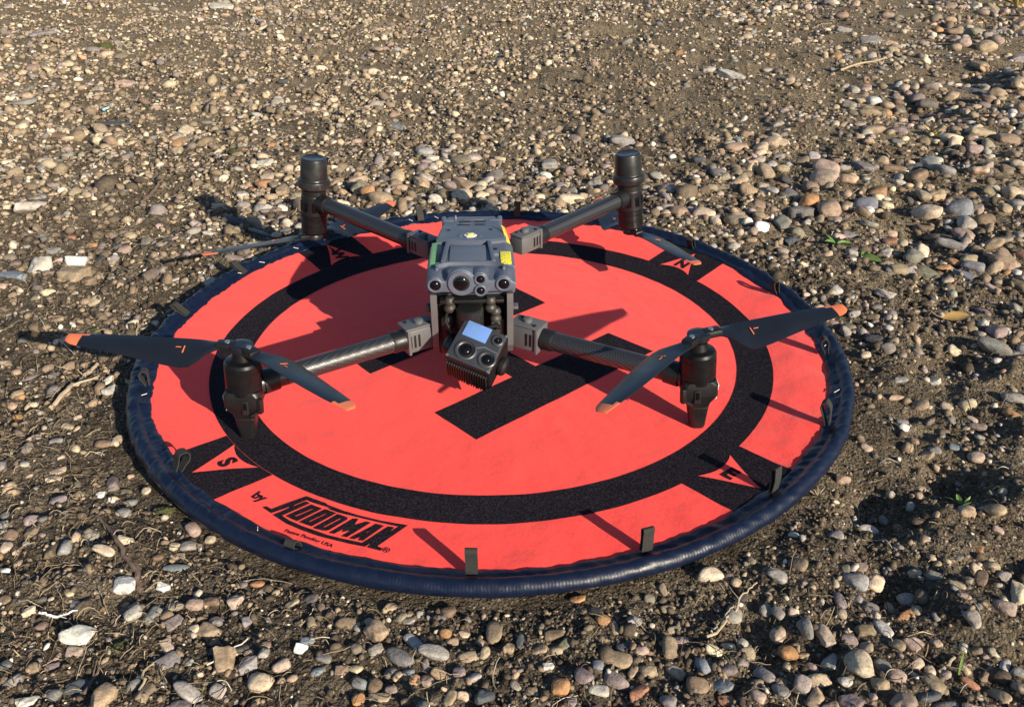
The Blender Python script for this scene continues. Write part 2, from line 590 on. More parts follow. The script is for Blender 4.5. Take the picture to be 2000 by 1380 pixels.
def print_text(mb, s, at, h, rot, dz, bold=0.0, align='CENTER', shear=0.0, sx=1.0):
    cu = bpy.data.curves.new('t', 'FONT')
    cu.body = s; cu.size = 1.0; cu.offset = bold; cu.align_x = align; cu.shear = shear
    cu.resolution_u = 4
    o = bpy.data.objects.new('t', cu); COL.objects.link(o)
    bpy.context.view_layer.update()
    me = o.evaluated_get(bpy.context.evaluated_depsgraph_get()).to_mesh()
    vs = [(w.co.x * sx, w.co.y) for w in me.vertices]
    fs = [list(p.vertices) for p in me.polygons]
    o.to_mesh_clear()
    bpy.data.objects.remove(o); bpy.data.curves.remove(cu)
    c, s_ = math.cos(rot), math.sin(rot)
    k = h / 0.70
    pts = [(at[0] + k * (x * c - y * s_), at[1] + k * (x * s_ + y * c)) for x, y in vs]
    W = P2W(pts)
    z = hpad(W[:, 0], W[:, 1]) + dz
    mb.add(np.column_stack([W, z]), fs)


polar_sheet('canvas', 0.0005, 0.4578, 110, 384, 0.0, M_canvas, pad)
polar_sheet('black_ring', 0.3396, 0.3861, 8, 256, 0.0006, M_print, pad)
mb = MB()
print_quad(mb, (.086, -.168), (.165, -.166), (.165, .155), (.086, .149), .0006, 8, 30)
print_quad(mb, (-.128, -.172), (-.049, -.174), (-.049, .150), (-.128, .152), .0006, 8, 30)
print_quad(mb, (-.049, -.038), (.086, -.038), (.086, .004), (-.049, .003), .0006, 12, 5)
mb.build('centre_letter', M_print, pad, smooth=True)

TRI = {'N': (90, 'N'), 'E': (0, 'E'), 'S': (270, 'S'), 'W': (180, 'W')}
for key, (ang, letter) in TRI.items():
    a = R(ang); e = np.array([math.cos(a), math.sin(a)]); t = np.array([-e[1], e[0]])
    mb = MB()
    # black panel from the ring out to the rim; its inner end follows the ring
    nn, mm = 10, 10
    vs = []
    for i in range(nn + 1):
        wv = -.0525 + .105 * i / nn + {'N': -.013, 'S': .015}.get(key, 0.0)
        r_in = math.sqrt(.3866 ** 2 - wv * wv); r_out = math.sqrt(.4592 ** 2 - wv * wv)
        for j in range(mm + 1):
            vs.append(e * (r_in + (r_out - r_in) * j / mm) + t * wv)
    W = P2W(vs)
    z = hpad(W[:, 0], W[:, 1]) + .0006
    mb.add(np.column_stack([W, z]), [[i * (mm + 1) + j, i * (mm + 1) + j + 1, (i + 1) * (mm + 1) + j + 1, (i + 1) * (mm + 1) + j] for i in range(nn) for j in range(mm)])
    panel = mb.build('direction_panel', M_print, pad)
    panel['label'] = 'black panel with the orange %s pointer' % letter
    off_ = {'N': -.013, 'S': .015}.get(key, 0.0)
    # orange pointer: concave inner side, point outwards
    c0, c1, tip = e * .3865 + t * (.0295 + off_), e * .3865 - t * (.0295 - off_), e * .4480 + t * (off_ * .6)
    outl = []
    for k_ in range(9):
        u = k_ / 8
        p = c0 * (1 - u) + c1 * u
        outl.append(p + e * (.0085 * 4 * u * (1 - u)))
    for k_ in range(1, 9):
        u = k_ / 8
        p = c1 * (1 - u) + tip * u
        outl.append(p + (t * (.0012 * 4 * u * (1 - u))))
    for k_ in range(1, 8):
        u = k_ / 8
        p = tip * (1 - u) + c0 * u
        outl.append(p - (t * (.0012 * 4 * u * (1 - u))))
    mb = MB(); print_poly(mb, outl, [], .0011)
    mb.build('pointer_triangle', M_canvas, panel)
    mb = MB(); cpos = e * .4085 + t * off_
    print_text(mb, letter, (cpos[0], cpos[1] - .0098), .0195, 0.0, .0016, bold=.05)
    mb.build('letter', M_print, panel)

LOGO = {
 'frame': [(0.1137,-0.4166),(0.1148,-0.4124),(0.1223,-0.4106),(0.1266,-0.3714),(0.1359,-0.3678),(0.1510,-0.3617),(0.1535,-0.3620),(0.1736,-0.3542),(0.1917,-0.3455),(0.2126,-0.3339),(0.2374,-0.3172),(0.2408,-0.3384),(0.2437,-0.3588),(0.2498,-0.3565),(0.2511,-0.3604),(0.2391,-0.3676),(0.2354,-0.3582),(0.2363,-0.3690),(0.2204,-0.3786),(0.2006,-0.3903),(0.1914,-0.3955),(0.1731,-0.4038),(0.1541,-0.4102),(0.1319,-0.4142),(0.1323,-0.3953),(0.1306,-0.3949),(0.1277,-0.4144)],
 'frame_hole': [(0.1313,-0.3894),(0.1322,-0.3752),(0.1396,-0.3725),(0.1610,-0.3627),(0.1594,-0.3655),(0.1722,-0.3603),(0.1908,-0.3499),(0.2147,-0.3363),(0.2333,-0.3256),(0.2346,-0.3397),(0.2310,-0.3296),(0.2260,-0.3333),(0.2281,-0.3503),(0.2299,-0.3675),(0.2119,-0.3780),(0.1960,-0.3875),(0.1784,-0.3950),(0.1669,-0.4003),(0.1506,-0.4055),(0.1389,-0.4074),(0.1390,-0.3913),(0.1394,-0.3749),(0.1341,-0.3763),(0.1329,-0.3899)],
 'o': [(0.1422,-0.4051),(0.1426,-0.3747),(0.1558,-0.3696),(0.1572,-0.4005)],
 'o_hole': [(0.1482,-0.3974),(0.1493,-0.3781),(0.1511,-0.3774),(0.1505,-0.3968)],
 'o2': [(0.1600,-0.3995),(0.1590,-0.3675),(0.1719,-0.3621),(0.1743,-0.3931)],
 'o2_hole': [(0.1656,-0.3910),(0.1656,-0.3719),(0.1673,-0.3709),(0.1676,-0.3904)],
 'd': [(0.1773,-0.3934),(0.1746,-0.3616),(0.1853,-0.3570),(0.1883,-0.3591),(0.1906,-0.3816),(0.1896,-0.3849),(0.1858,-0.3884)],
 'd_hole': [(0.1827,-0.3841),(0.1819,-0.3641),(0.1839,-0.3632),(0.1845,-0.3832)],
 'm': [(0.1944,-0.3846),(0.1913,-0.3538),(0.1951,-0.3500),(0.2007,-0.3587),(0.2043,-0.3461),(0.2085,-0.3433),(0.2117,-0.3746),(0.2069,-0.3781),(0.2058,-0.3649),(0.2017,-0.3741),(0.1986,-0.3682),(0.1991,-0.3817)],
 'a': [(0.2147,-0.3735),(0.2141,-0.3404),(0.2218,-0.3361),(0.2275,-0.3652),(0.2234,-0.3684),(0.2210,-0.3624),(0.2194,-0.3706)],
 'a_hole': [(0.2187,-0.3560),(0.2189,-0.3502),(0.2201,-0.3500),(0.2204,-0.3556)],
}

mb = MB()
print_poly(mb, LOGO['frame'], [LOGO['frame_hole']], .0006)
for a, b in (('o', 'o_hole'), ('o2', 'o2_hole'), ('d', 'd_hole'), ('a', 'a_hole')):
    print_poly(mb, LOGO[a], [LOGO[b]], .0007)
print_poly(mb, LOGO['m'], [], .0007)
mb.build('logo', M_print, pad)
mb = MB()
print_text(mb, 'by', (.0885, -.4175), .0118, R(17), .0006, bold=.035, align='LEFT')
print_text(mb, 'Patent Pending USA', (.1625, -.4185), .0046, R(25), .0006, bold=.012, align='LEFT', shear=.1, sx=1.08)
print_text(mb, '\u00ae', (.2555, -.3585), .0072, R(25), .0006, bold=.004)
mb.build('lettering', M_print, pad)

# rim: sleeve of navy vinyl over the spring hoop, gathered in folds
NT = 2200
PROF = [(.4570, .0011), (.4574, .0019), (.4600, .0027), (.4640, .0033), (.4668, .0035), (.4682, .0052), (.4708, .0078), (.4742, .0094), (.4778, .0095), (.4815, .0079), (.4845, .0045),
        (.4857, .0003), (.4848, -.0042), (.4818, -.0080), (.4775, -.0098), (.4700, -.0085), (.4620, -.0050)]
th = np.linspace(0, 2 * np.pi, NT, endpoint=False)
V = []
fold_side = 0.25 + 0.75 * np.maximum(sstep(.35, 1., np.abs(np.cos(th))), sstep(.2, .9, np.sin(th)))
for i, (r_, z_) in enumerate(PROF):
    s = i / (len(PROF) - 1)
    inner = 1 - sstep(0, .35, s)
    f1 = perlin(th * 16 + s * 3.5, s * 2.2 + 4)
    f2 = perlin(th * 42 - s * 6, s * 3.1 + 20)
    f3 = perlin(th * 5.5, 31.0 + 0 * th)
    rad = r_ + inner * (.0030 * f3 * (0.5 + fold_side) + .0016 * f1 - .0022) + .0016 * fold_side * f2 + .0014 * fold_side * f1 + .0012 * perlin(th * 3, 3 + 0 * th)
    side = np.maximum(sstep(.2, .9, -np.cos(th)), .6 * sstep(.2, .9, np.sin(th)))
    f4 = perlin(th * 52 + s * 5 * np.sin(th * 3), s * 1.6 + 60)
    zz = z_ * (1 + .10 * perlin(th * 7, 50 + 0 * th)) + fold_side * (.0018 * f1 + .0015 * f2) * np.sin(np.pi * min(1., s * 1.6)) + .0007 * f2 + side * .0020 * (.5 - 1.4 * np.abs(f4)) * np.sin(np.pi * min(1., s * 1.5))
    ri = np.minimum(rad, .4575)
    base = hpad(ri * np.cos(th), ri * np.sin(th)) * (inner) + pad_lift(th) * (1 - inner)
    V.append(np.stack([rad * np.cos(th), rad * np.sin(th), zz + base], 1))
V = np.concatenate(V)
K = len(PROF)
i = np.arange(K - 1)[:, None]; j = np.arange(NT)[None, :]; k = (j + 1) % NT
f = np.stack([(i * NT + j).ravel(), ((i + 1) * NT + j).ravel(), ((i + 1) * NT + k).ravel(), (i * NT + k).ravel()], 1)
np_mesh('rim', V, f, M_rim, pad)

# webbing loops every 22.5 degrees, some flopped over
LOOPS = {0: .3, 1: .5, 2: .55, 3: .2, 4: .0, 5: .0, 6: .15, 7: .9, 8: .75, 9: .8, 10: .9, 11: .95, 12: .4, 13: .1, 14: .05, 15: .1}
for n_ in range(16):
    a = YAW - R((-1.1, 24.0, 47.5, 69.8, 89.6, 111.3, 132.9, 155.4, 180.4, 206.0, 230.5, 249.2, 270.8, 293.7, 316.2, 338.0)[n_])
    deg = math.degrees(a) % 360
    e = Vector((math.cos(a), math.sin(a), 0)); t = Vector((-e.y, e.x, 0))
    # lean: inwards (negative) or outwards, by where the loop sits
    lean = {0: -25, 1: -20, 2: -18, 3: -12, 4: 2, 5: 3, 6: 4, 7: 25, 8: -35, 9: 10, 10: 55, 11: 60, 12: 25, 13: 30, 14: 8, 15: -40}[n_]
    hgt = {4: .031, 5: .029, 6: .031, 3: .031, 7: .014, 8: .024, 12: .030, 11: .030, 2: .023, 1: .021, 0: .019, 9: .022, 13: .026}.get(n_, .028)
    gap = {3: .008, 2: .007, 0: .007, 1: .007, 8: .010, 7: .007, 9: .008}.get(n_, .0045)
    wd = .0118
    la = R(lean)
    upv = Vector((0, 0, math.cos(la))) + e * math.sin(la)
    out = upv.cross(t).normalized()
    o = e * (.4600 if n_ != 7 else .4640) + Vector((0, 0, float(pad_lift(a)) + (.0040 if n_ != 7 else .0015)))
    prof = []
    NS = 20
    for q_ in range(NS + 1):
        u = q_ / NS
        ang = math.pi * u
        y = math.sin(ang) ** .55 * hgt if 0 < u < 1 else 0.0
        x = -math.cos(ang) * gap * (.35 + .65 * math.sin(ang))
        prof.append((x, y))
    mb = MB()
    rings = []
    for q_, (x, y) in enumerate(prof):
        tw = .0008 * math.sin(q_ * .7 + n_)
        c = o + out * (x + tw) + upv * y
        pa = prof[max(0, q_ - 1)]; pb = prof[min(NS, q_ + 1)]
        d = (out * (pb[0] - pa[0]) + upv * (pb[1] - pa[1])).normalized()
        nrm = d.cross(t).normalized()
        rings.append([c + t * wd / 2 + nrm * .0006, c - t * wd / 2 + nrm * .0006, c - t * wd / 2 - nrm * .0006, c + t * wd / 2 - nrm * .0006])
    mb.loft(rings)
    mb.build('webbing_loop', M_web, pad)
# white stitch ends showing along the gathered sleeve
for deg in (104, 110, 116, 121, 138, 147, 153, 199, 240, 341, 356):
    a = R(deg); e = Vector((math.cos(a), math.sin(a), 0)); t = Vector((-e.y, e.x, 0))
    zc = float(pad_lift(a))
    mb = MB()
    p0 = e * .4600 + Vector((0, 0, zc + .0052))
    mb.tube([p0 - t * .003, p0 + e * .003 + Vector((0, 0, .001)), p0 + e * .006 + t * .003 + Vector((0, 0, .0022))], .00045, 5)
    mb.build('stitch', M_thread, pad)

# ------------------------------------------------------------------ drone (local frame: x across, y towards the far side, z up)
drone = empty('drone', (-0.0266679983, 0.0248873578, 0.0), 0.0346514655)
tag(drone, 'dark grey folding quadcopter drone with orange blade tips standing on the landing pad', 'drone')
HL, HW = 0.236988, 0.262052


def ring_y(y, w, z0, z1, r, ch=0.0, cx=0.0, n=6):
    """cross-section at y: rounded rectangle from z0 to z1, top corners chamfered by ch"""
    pts = []
    zc = (z0 + z1) / 2; h = z1 - z0
    for (x, z) in rrect(w, h, r, n):
        zz = zc + z
        if ch and zz > z1 - ch:
            x = x * (1 - (zz - (z1 - ch)) / ch * (ch * 1.0 / (w / 2)))
        pts.append((cx + x, y, zz))
    return pts


# upper shell: low nose, flat cockpit deck, tapering tail
mb = MB()
mb.loft([ring_y(-.1240, .1080, .1300, .1660, .007, .004), ring_y(-.1230, .1090, .1260, .1668, .006, .004), ring_y(-.0900, .1090, .1240, .1660, .006, .005),
         ring_y(-.0450, .1075, .1220, .1650, .007, .006), ring_y(.0000, .0990, .1200, .1560, .007, .010), ring_y(.0500, .0910, .1160, .1500, .007, .010),
         ring_y(.0900, .0860, .1120, .1440, .007, .008), ring_y(.0940, .0800, .1150, .1400, .007, .006)])
shell = mb.build('body_shell', M_grey, drone, 30)
# raised tail deck with its curved front edge
mb = MB()
out = []
for k in range(13):
    x = -.0455 + .091 * k / 12
    out.append((x, -.0475 - .0085 * (1 - (x / .0455) ** 2)))
out += [(.0462, -.040), (.0440, .000), (.0400, .050), (.0372, .088), (.0345, .0925), (-.0345, .0925), (-.0372, .088), (-.0400, .050), (-.0440, .000), (-.0462, -.040)]
ztop = lambda y: .1705 - .020 * (y + .05) / .14 if y > -.05 else .1705
ins = [(x * .93, (y - .02) * .955 + .02) for x, y in out]
mb.loft([[(x, y, ztop(y) - .010) for x, y in out], [(x, y, ztop(y) - .0022) for x, y in out], [(x, y, ztop(y)) for x, y in ins]])
deck = mb.build('tail_deck', M_grey, drone, 25)
dk = lambda x, y: (x, y, ztop(y))
for (cx, cy, w, d) in ((-.010, .055, .017, .005), (.012, .055, .017, .005), (-.011, .035, .018, .0045), (.012, .036, .015, .0045)):
    MB().box((cx, cy, ztop(cy) + .0001), (w, d, .0012), .0006).build('vent_slot', M_black, deck)
MB().box((.002, .0665, ztop(.0665) + .0008), (.028, .0050, .0020), .0008).build('latch_bar', M_metal, deck)
MB().box((-.008, .0405, ztop(.0405) + .0006), (.013, .003, .0014), .0006).build('latch_bar', M_metal, deck)
for sx in (-.031, .026):
    MB().lathe([(.0024, 0), (.0024, .0008)], (sx, .005, ztop(.005)), n=14).build('screw_hole', M_black, deck)
MB().lathe([(.0016, 0), (.0016, .004), (.0005, .0048)], (-.0235, .079, ztop(.079)), n=10).build('screw', M_steel, deck)
for s in (-1, 1):
    MB().box((s * .0385, .055, ztop(.055) - .0085), (.007, .055, .016), .003, Matrix.Rotation(R(-s * 4), 3, 'Z')).build('side_rail', M_grey2, deck)
MB().box((.033, .062, ztop(.062) + .0005), (.016, .004, .002), .0008).build('ridge', M_grey2, deck)
MB().box((-.033, .060, ztop(.060) + .0005), (.014, .004, .002), .0008).build('ridge', M_grey2, deck)
# beacon: a lens in an oval dish
bz = ztop(-.028)
mb = MB()
rings = []
for (k, h) in ((1.0, .0002), (.92, .0012), (.70, .0008), (.62, .0004)):
    rings.append([(-.0015 + .0165 * k * math.cos(2 * math.pi * a / 28), -.030 + .0115 * k * math.sin(2 * math.pi * a / 28), bz + h) for a in range(28)])
mb.loft(rings)
beacon = mb.build('beacon_dish', M_grey2, drone)
MB().lathe([(.0088, 0), (.0088, .0010), (.0080, .0016), (.0050, .0014)], (-.0015, -.030, bz + .0006), n=6).build('beacon_ring', M_white, beacon, 20)
MB().lathe([(.0042, .0010), (.0042, .0022), (.0034, .0030), (.0012, .0033)], (-.0015, -.030, bz + .0006), n=20).build('beacon_light', M_core, beacon)
# cockpit deck: recessed panel, rails, lip, button
MB().box((-.004, -.088, .1668), (.046, .052, .0022), .0010).build('deck_panel', M_grey2, drone)
for s, x in ((-1, -.0325), (1, .0255)):
    mb = MB()
    mb.box((x, -.086, .1682), (.0055, .066, .0050), .0016, Matrix.Rotation(R(s * 4), 3, 'Z'))
    mb.build('deck_rail', M_grey, drone)
mb = MB()
lipp = [(-.043, -.131), (-.037, -.126), (-.028, -.1215), (.024, -.1215), (.034, -.127), (.0405, -.132)]
mb.loft([[(x, y - .0022, .1640), (x, y - .0012, .1704), (x, y + .0014, .1706), (x, y + .0024, .1640)] for x, y in lipp])
mb.build('deck_lip', M_grey, drone)
for x in (-.0415, .0400):
    MB().box((x, -.1335, .1660), (.0034, .011, .0070), .0012).build('lip_tab', M_grey2, drone)
bt = MB().box((.0292, -.092, .1680), (.0110, .0115, .0052), .0010).build('power_button', M_grey2, drone)
MB().box((.0292, -.0740, .1664), (.0080, .0080, .0014), .0006).build('charging_slot', M_black, drone)
MB().box((-.0405, -.086, .1666), (.007, .060, .0016), .0007).build('side_groove', M_black, drone)
# stickers
MB().box((-.0448, -.086, .1664), (.0125, .074, .0007), .0002, Matrix.Rotation(R(-6), 3, 'Y')).build('green_sticker', M_green, drone)
MB().box((.0435, -.103, .1667), (.0135, .040, .0007), .0002, Matrix.Rotation(R(4), 3, 'Y')).build('yellow_sticker', M_yellow, drone)
MB().box((.0458, -.018, .1640), (.0070, .050, .0007), .0002, Matrix.Rotation(R(40), 3, 'Y') @ Matrix.Rotation(R(10), 3, 'Z')).build('warning_sticker', M_warn, drone)

# nose: one smooth fascia with a lobe for each sensor
LOBES = [(-.0122, .1592, .0176), (-.0432, .1570, .0104), (.0388, .1572, .0104), (.0110, .1638, .0090), (.0110, .1494, .0090)]


def lobe_profile(x, top):
    best = (.1600 if top else .1476) + (.0022 * (1 - (x / .0545) ** 2) if top else -.0010 * (1 - (x / .0545) ** 2))
    k = 900.0
    vals = [best]
    for (lx, lz, lr) in LOBES:
        d2 = lr * lr - (x - lx) ** 2
        if d2 > 0: vals.append(lz + (math.sqrt(d2) if top else -math.sqrt(d2)))
    if top: return math.log(sum(math.exp(k * (q_ - .16)) for q_ in vals)) / k + .16
    return -math.log(sum(math.exp(-k * (q_ - .145)) for q_ in vals)) / k + .145


NX = 72
xs = [-.0540 + .1080 * i_ / NX for i_ in range(NX + 1)]
rings = []
for (y, ins) in ((-.1600, .0012), (-.1596, .0005), (-.1586, 0), (-.1540, 0), (-.1480, 0), (-.1420, 0), (-.1360, 0), (-.1300, 0), (-.1225, 0)):
    back_ = sstep(-.156, -.1225, y)
    ring = []
    for x in xs:
        e_ = max(0.0, 1 - ((abs(x) - .045) / .009) ** 2) ** .5 if abs(x) > .045 else 1.0
        zt = lobe_profile(x, True) * (1 - back_) + .1655 * back_
        zt = .156 + (zt - ins - .156) * (.55 + .45 * e_)
        ring.append((x * (1 - ins * 12) , y, zt))
    for x in xs[::-1]:
        e_ = max(0.0, 1 - ((abs(x) - .045) / .009) ** 2) ** .5 if abs(x) > .045 else 1.0
        zb = lobe_profile(x, False) * (1 - back_) + .1300 * back_
        zb = .156 + (zb + ins - .156) * (.55 + .45 * e_)
        ring.append((x * (1 - ins * 12), y, zb))
    rings.append([tuple(map(float, p)) for p in ring][::-1])
nose = MB().loft(rings).build('nose_fascia', M_grey, drone, 40)


def lens_housing(name, x, z, r, y1, rl, big=False):
    prof = [(r, 0), (r, .0028), (r - .0008, .0034), (rl + .0008, .0034), (rl, .0026), (rl * .96, .0014), (rl * .5, .0012)]
    h = MB().lathe(prof, (x, y1, z), (0, -1, 0), 36, mats=[0, 0, 0, 0, 1, 1, 1]).build(name, [M_grey, M_black], drone, 30)
    MB().lathe([(rl * .92, .0012), (rl * .90, .0026), (rl * .70, .0040), (rl * .35, .0048), (rl * .10, .0050)], (x, y1, z), (0, -1, 0), 28).build('lens', M_lens, h, 60)
    if big:
        MB().lathe([(rl * .99, .0014), (rl * .99, .0030), (rl * .93, .0032)], (x, y1, z), (0, -1, 0), 30).build('lens_ring', M_black, h)
    return h


lens_housing('pilot_camera', -.0122, .1592, .0158, -.1590, .0098, True)
lens_housing('vision_sensor', -.0432, .1570, .0094, -.1590, .0064)
lens_housing('vision_sensor', .0388, .1572, .0094, -.1590, .0064)
for zz in (.1640, .1492):
    lens_housing('infrared_sensor', .0110, zz, .0074, -.1592, .0048)

# belly and the side plates that carry the arms
mb = MB()
mb.loft([ring_y(-.100, .0905, .030, .126, .004), ring_y(-.080, .0900, .030, .128, .006), ring_y(.060, .080, .040, .124, .010), ring_y(.098, .070, .060, .120, .010)])
mb.build('belly', M_black, drone)
for s in (-1, 1):
    mb = MB()
    prof = [(-.1375, .133), (-.1390, .120), (-.1330, .058), (-.1240, .045), (-.060, .040), (.030, .044), (.060, .070), (.060, .118), (-.100, .128)]
    mb.loft([[(s * .0436, y, z) for y, z in prof], [(s * .0450, y, z) for y, z in prof], [(s * .0514, y * .996, z) for y, z in prof]] if s > 0 else
            [[(s * .0514, y * .996, z) for y, z in prof], [(s * .0450, y, z) for y, z in prof], [(s * .0436, y, z) for y, z in prof]])
    mb.build('side_plate', M_metal, drone, 25)
MB().box((-.0545, -.1290, .112), (.007, .010, .010), .002).build('side_button', M_black, drone)
MB().box((.0545, -.1250, .110), (.007, .012, .004), .001).build('side_catch', M_metal, drone)

# arms
def arm(p0, p1, br_len, bw, bh, metal, name='arm'):
    p0, p1 = Vector(p0), Vector(p1)
    d = (p1 - p0).normalized()
    yaw_ = math.atan2(d.y, d.x)
    pit_ = math.asin(d.z)
    rot = Matrix.Rotation(yaw_, 3, 'Z') @ Matrix.Rotation(-pit_, 3, 'Y')
    t = MB()
    st = [p0.lerp(p1, u / 10) for u in range(11)]
    t.tube(st, .0122, 28)
    a = t.build(name, M_carbon, drone)
    n_rib = 3
    # square clamp, round collar and its hinge plate
    c = p0 - d * (br_len / 2)
    mb = MB().box(c, (br_len, bw, bh), .0030, rot)
    mb.box(c + rot @ Vector((br_len * .5 - .003, 0, 0)), (.004, bw * 1.14, bh * 1.10), .0012, rot)
    mb.build('arm_clamp', metal, a, 25)
    MB().box(c + Vector((0, 0, bh / 2 + .0015)), (br_len * 1.02, bw * 1.02, .0030), .0012, rot).build('clamp_plate', M_metal, a)
    MB().tube([p0 - d * .001, p0 + d * .014, p0 + d * .0165], [.0138, .0138, .0126], 26).build('collar', M_black, a)
    for u, w in ((-.30, .28), (.30, -.28)):
        MB().lathe([(.0022, 0), (.0022, .0018), (.0012, .0024)], c + rot @ Vector((br_len * u, bw * w, bh / 2 + .0028)), n=10).build('screw', M_black, a)
    MB().lathe([(.0062, 0), (.0062, .0040), (.0045, .0052)], c + rot @ Vector((-.002, .001, bh / 2 + .0028)), n=18).build('hinge_pin', M_metal, a)
    for k_ in range(n_rib):
        MB().box(c + rot @ Vector((br_len * (.10 + .14 * k_), -bw * .5 * (1 if p0.x > 0 else -1) * (1 if p0.y > 0 else 1), 0)), (br_len * .07, .0012, bh * .55), .0004, rot).build('clamp_slot', M_black, a)
    MB().tube([p1 - d * .022, p1 - d * .004], [.0142, .0152], 26).build('arm_socket', M_black, a)
    return a


arm((.0890, -.1370, .0690), (.2500, -.2310, .0660), .042, .027, .0315, M_metal)
arm((-.0890, -.1370, .0715), (-.2500, -.2310, .0690), .042, .027, .0315, M_metal)
arm((.0930, .0760, .1230), (.2440, .2290, .1260), .044, .024, .0250, M_metal)
arm((-.0860, .0740, .1200), (-.2440, .2290, .1270), .044, .024, .0250, M_metal)

# front motors on their legs
for s in (-1, 1):
    x0, y0 = s * .2650, -HL
    pv, ta = (x0, y0, .068), -s * R(4.2)
    MB().lathe([(.0195, .0640), (.0214, .0655), (.0214, .0760), (.0208, .0764), (.0208, .0774), (.0214, .0778), (.0214, .0930), (.0206, .0936), (.0206, .0950),
                (.0212, .0955), (.0210, .1010), (.0190, .1040), (.0120, .1060), (.0100, .1150)], (x0, y0, 0), n=44).tilt(pv, ta).build('motor', M_motor, drone, 25)
    rings = []
    for (z, w, d_, r, cx) in ((.0695, .0395, .0400, .010, 0), (.0650, .0405, .0415, .0045, .0005), (.0510, .0405, .0410, .0040, .0005), (.0500, .0400, .0405, .0040, .0005), (.0380, .0262, .0320, .0045, .0005), (.0325, .0246, .0285, .0050, .0005),
                              (.0315, .0234, .0272, .0050, .0005), (.0305, .0238, .0276, .0050, .0005), (.0100, .0192, .0222, .0050, .0005), (.0020, .0178, .0206, .0050, .0005), (-.0018, .0155, .0180, .0050, .0005)):
        rings.append([(x0 + s * cx + a, y0 + b, z) for a, b in rrect(w, d_, r, 6)][::-1])
    lg = MB().loft(rings).tilt(pv, ta).build('landing_leg', M_black, drone, 17)
    rot = Matrix.Rotation(R(s * 8), 3, 'Y')
    MB().box((x0 + s * .0212, y0 - .006, .0520), (.0012, .014, .020), .0005, rot).tilt(pv, ta).build('white_sticker', M_white, lg)
    MB().box((x0 - s * .004, y0 - .0206, .0520), (.0080, .0034, .0185), .0016).tilt(pv, ta).build('lamp_window', M_dark, lg)
    MB().box((x0 - s * .0200, y0 - .0185, .0540), (.0075, .0070, .0200), .0026, Matrix.Rotation(R(s * 28), 3, 'Z')).tilt(pv, ta).build('side_lug', M_black, lg)
    MB().box((x0 - s * .004, y0 - .0226, .0540), (.0040, .0012, .0090), .0005).tilt(pv, ta).build('lamp', M_lens, lg)
    MB().box((x0 - s * .0130, y0 - .0195, .0425), (.0090, .0030, .0030), .0010, Matrix.Rotation(R(s * 35), 3, 'Y')).tilt(pv, ta).build('body_seam', M_dark, lg)
    if s > 0:
        MB().lathe([(.0116, .1064), (.0116, .1076), (.0105, .1079)], (x0, y0, 0), n=30).tilt(pv, ta).build('orange_ring', M_tip, drone)

# rear motors, hung under the arm, with the antenna caps on top
for s in (-1, 1):
    x0, y0 = s * .2550, HL
    pv, ta = (x0, y0, .125), -s * R(6.0)
    MB().lathe([(.0204, .1060), (.0212, .1075), (.0212, .1140), (.0203, .1150), (.0203, .1370), (.0192, .1390), (.0192, .1470), (.0215, .1500)], (x0, y0, 0), n=44).tilt(pv, ta).build('motor_mount', M_black, drone, 25)
    for a_ in (-100, -62, -20):
        e = Vector((math.cos(R(a_)), math.sin(R(a_)), 0)) if s > 0 else Vector((-math.cos(R(a_)), math.sin(R(a_)), 0))
        MB().box(Vector((x0, y0, .1215)) + e * .0202, (.0030, .0070, .0160), .0010, Matrix.Rotation(math.atan2(e.y, e.x), 3, 'Z')).tilt(pv, ta).build('mount_slot', M_lens, drone)
    MB().lathe([(.0150, .0740), (.0190, .0752), (.0206, .0775), (.0206, .0880), (.0199, .0885), (.0199, .0898), (.0206, .0903), (.0206, .0985), (.0198, .0990), (.0198, .1010), (.0209, .1018), (.0209, .1060)],
               (x0, y0, 0), n=44).tilt(pv, ta).build('motor', M_motor, drone, 25)
    MB().lathe([(.0225, .1500), (.0250, .1515), (.0256, .1535), (.0256, .1610), (.0250, .1628), (.0238, .1640), (.0222, .1648), (.0216, .1660), (.0202, .1950), (.0195, .1974), (.0177, .1986), (.0150, .1982), (.0140, .1978)],
               (x0, y0, 0), n=48).tilt(pv, ta).build('antenna_cap', M_dark, drone, 22)

# propellers
ST = [(.010, .0125, .0060), (.020, .0135, .0055), (.028, .0165, .0045), (.036, .0240, .0035), (.044, .0350, .0028), (.052, .0415, .0025), (.062, .0430, .0024), (.080, .0412, .0022), (.105, .0370, .0020),
      (.130, .0325, .0018), (.155, .0275, .0016), (.170, .0243, .0015), (.178, .0225, .0014), (.186, .0208, .0013), (.193, .0188, .0012), (.198, .0165, .0011), (.2025, .0125, .0010), (.2030, .0110, .0006)]


def blade_mesh(side, L):
    """blade along +x; its trailing edge bulges to side*y; leading edge high"""
    rings = []
    for (r, c, t) in ST:
        tw = R(24) * (1 - .62 * min(1, r / .203)) * sstep(.018, .06, r)
        rr = r * L / .203
        le = .0075 - .0015 * sstep(.15, .203, r)     # leading edge offset
        ring = []
        n = 7
        for k in range(n):                          # upper skin from leading to trailing edge
            u = k / (n - 1)
            x_ = le - c * u
            ring.append((x_, t * (.15 + 1.3 * math.sqrt(max(0, u * (1 - u)))) * .9 + .05 * c * u * (1 - u)))
        for k in range(n - 1, -1, -1):
            u = k / (n - 1)
            x_ = le - c * u
            ring.append((x_, -t * .35 + .05 * c * u * (1 - u)))
        sweep = -.002 * sstep(.12, .203, r)
        pts = []
        for (q_, h) in ring:
            q2 = q_ + sweep
            y_ = q2 * math.cos(tw) - h * math.sin(tw)
            z_ = q2 * math.sin(tw) + h * math.cos(tw)
            pts.append((rr, -side * y_, z_))
        rings.append(pts if side < 0 else pts[::-1])
    mb = MB().loft(rings)
    return mb, rings


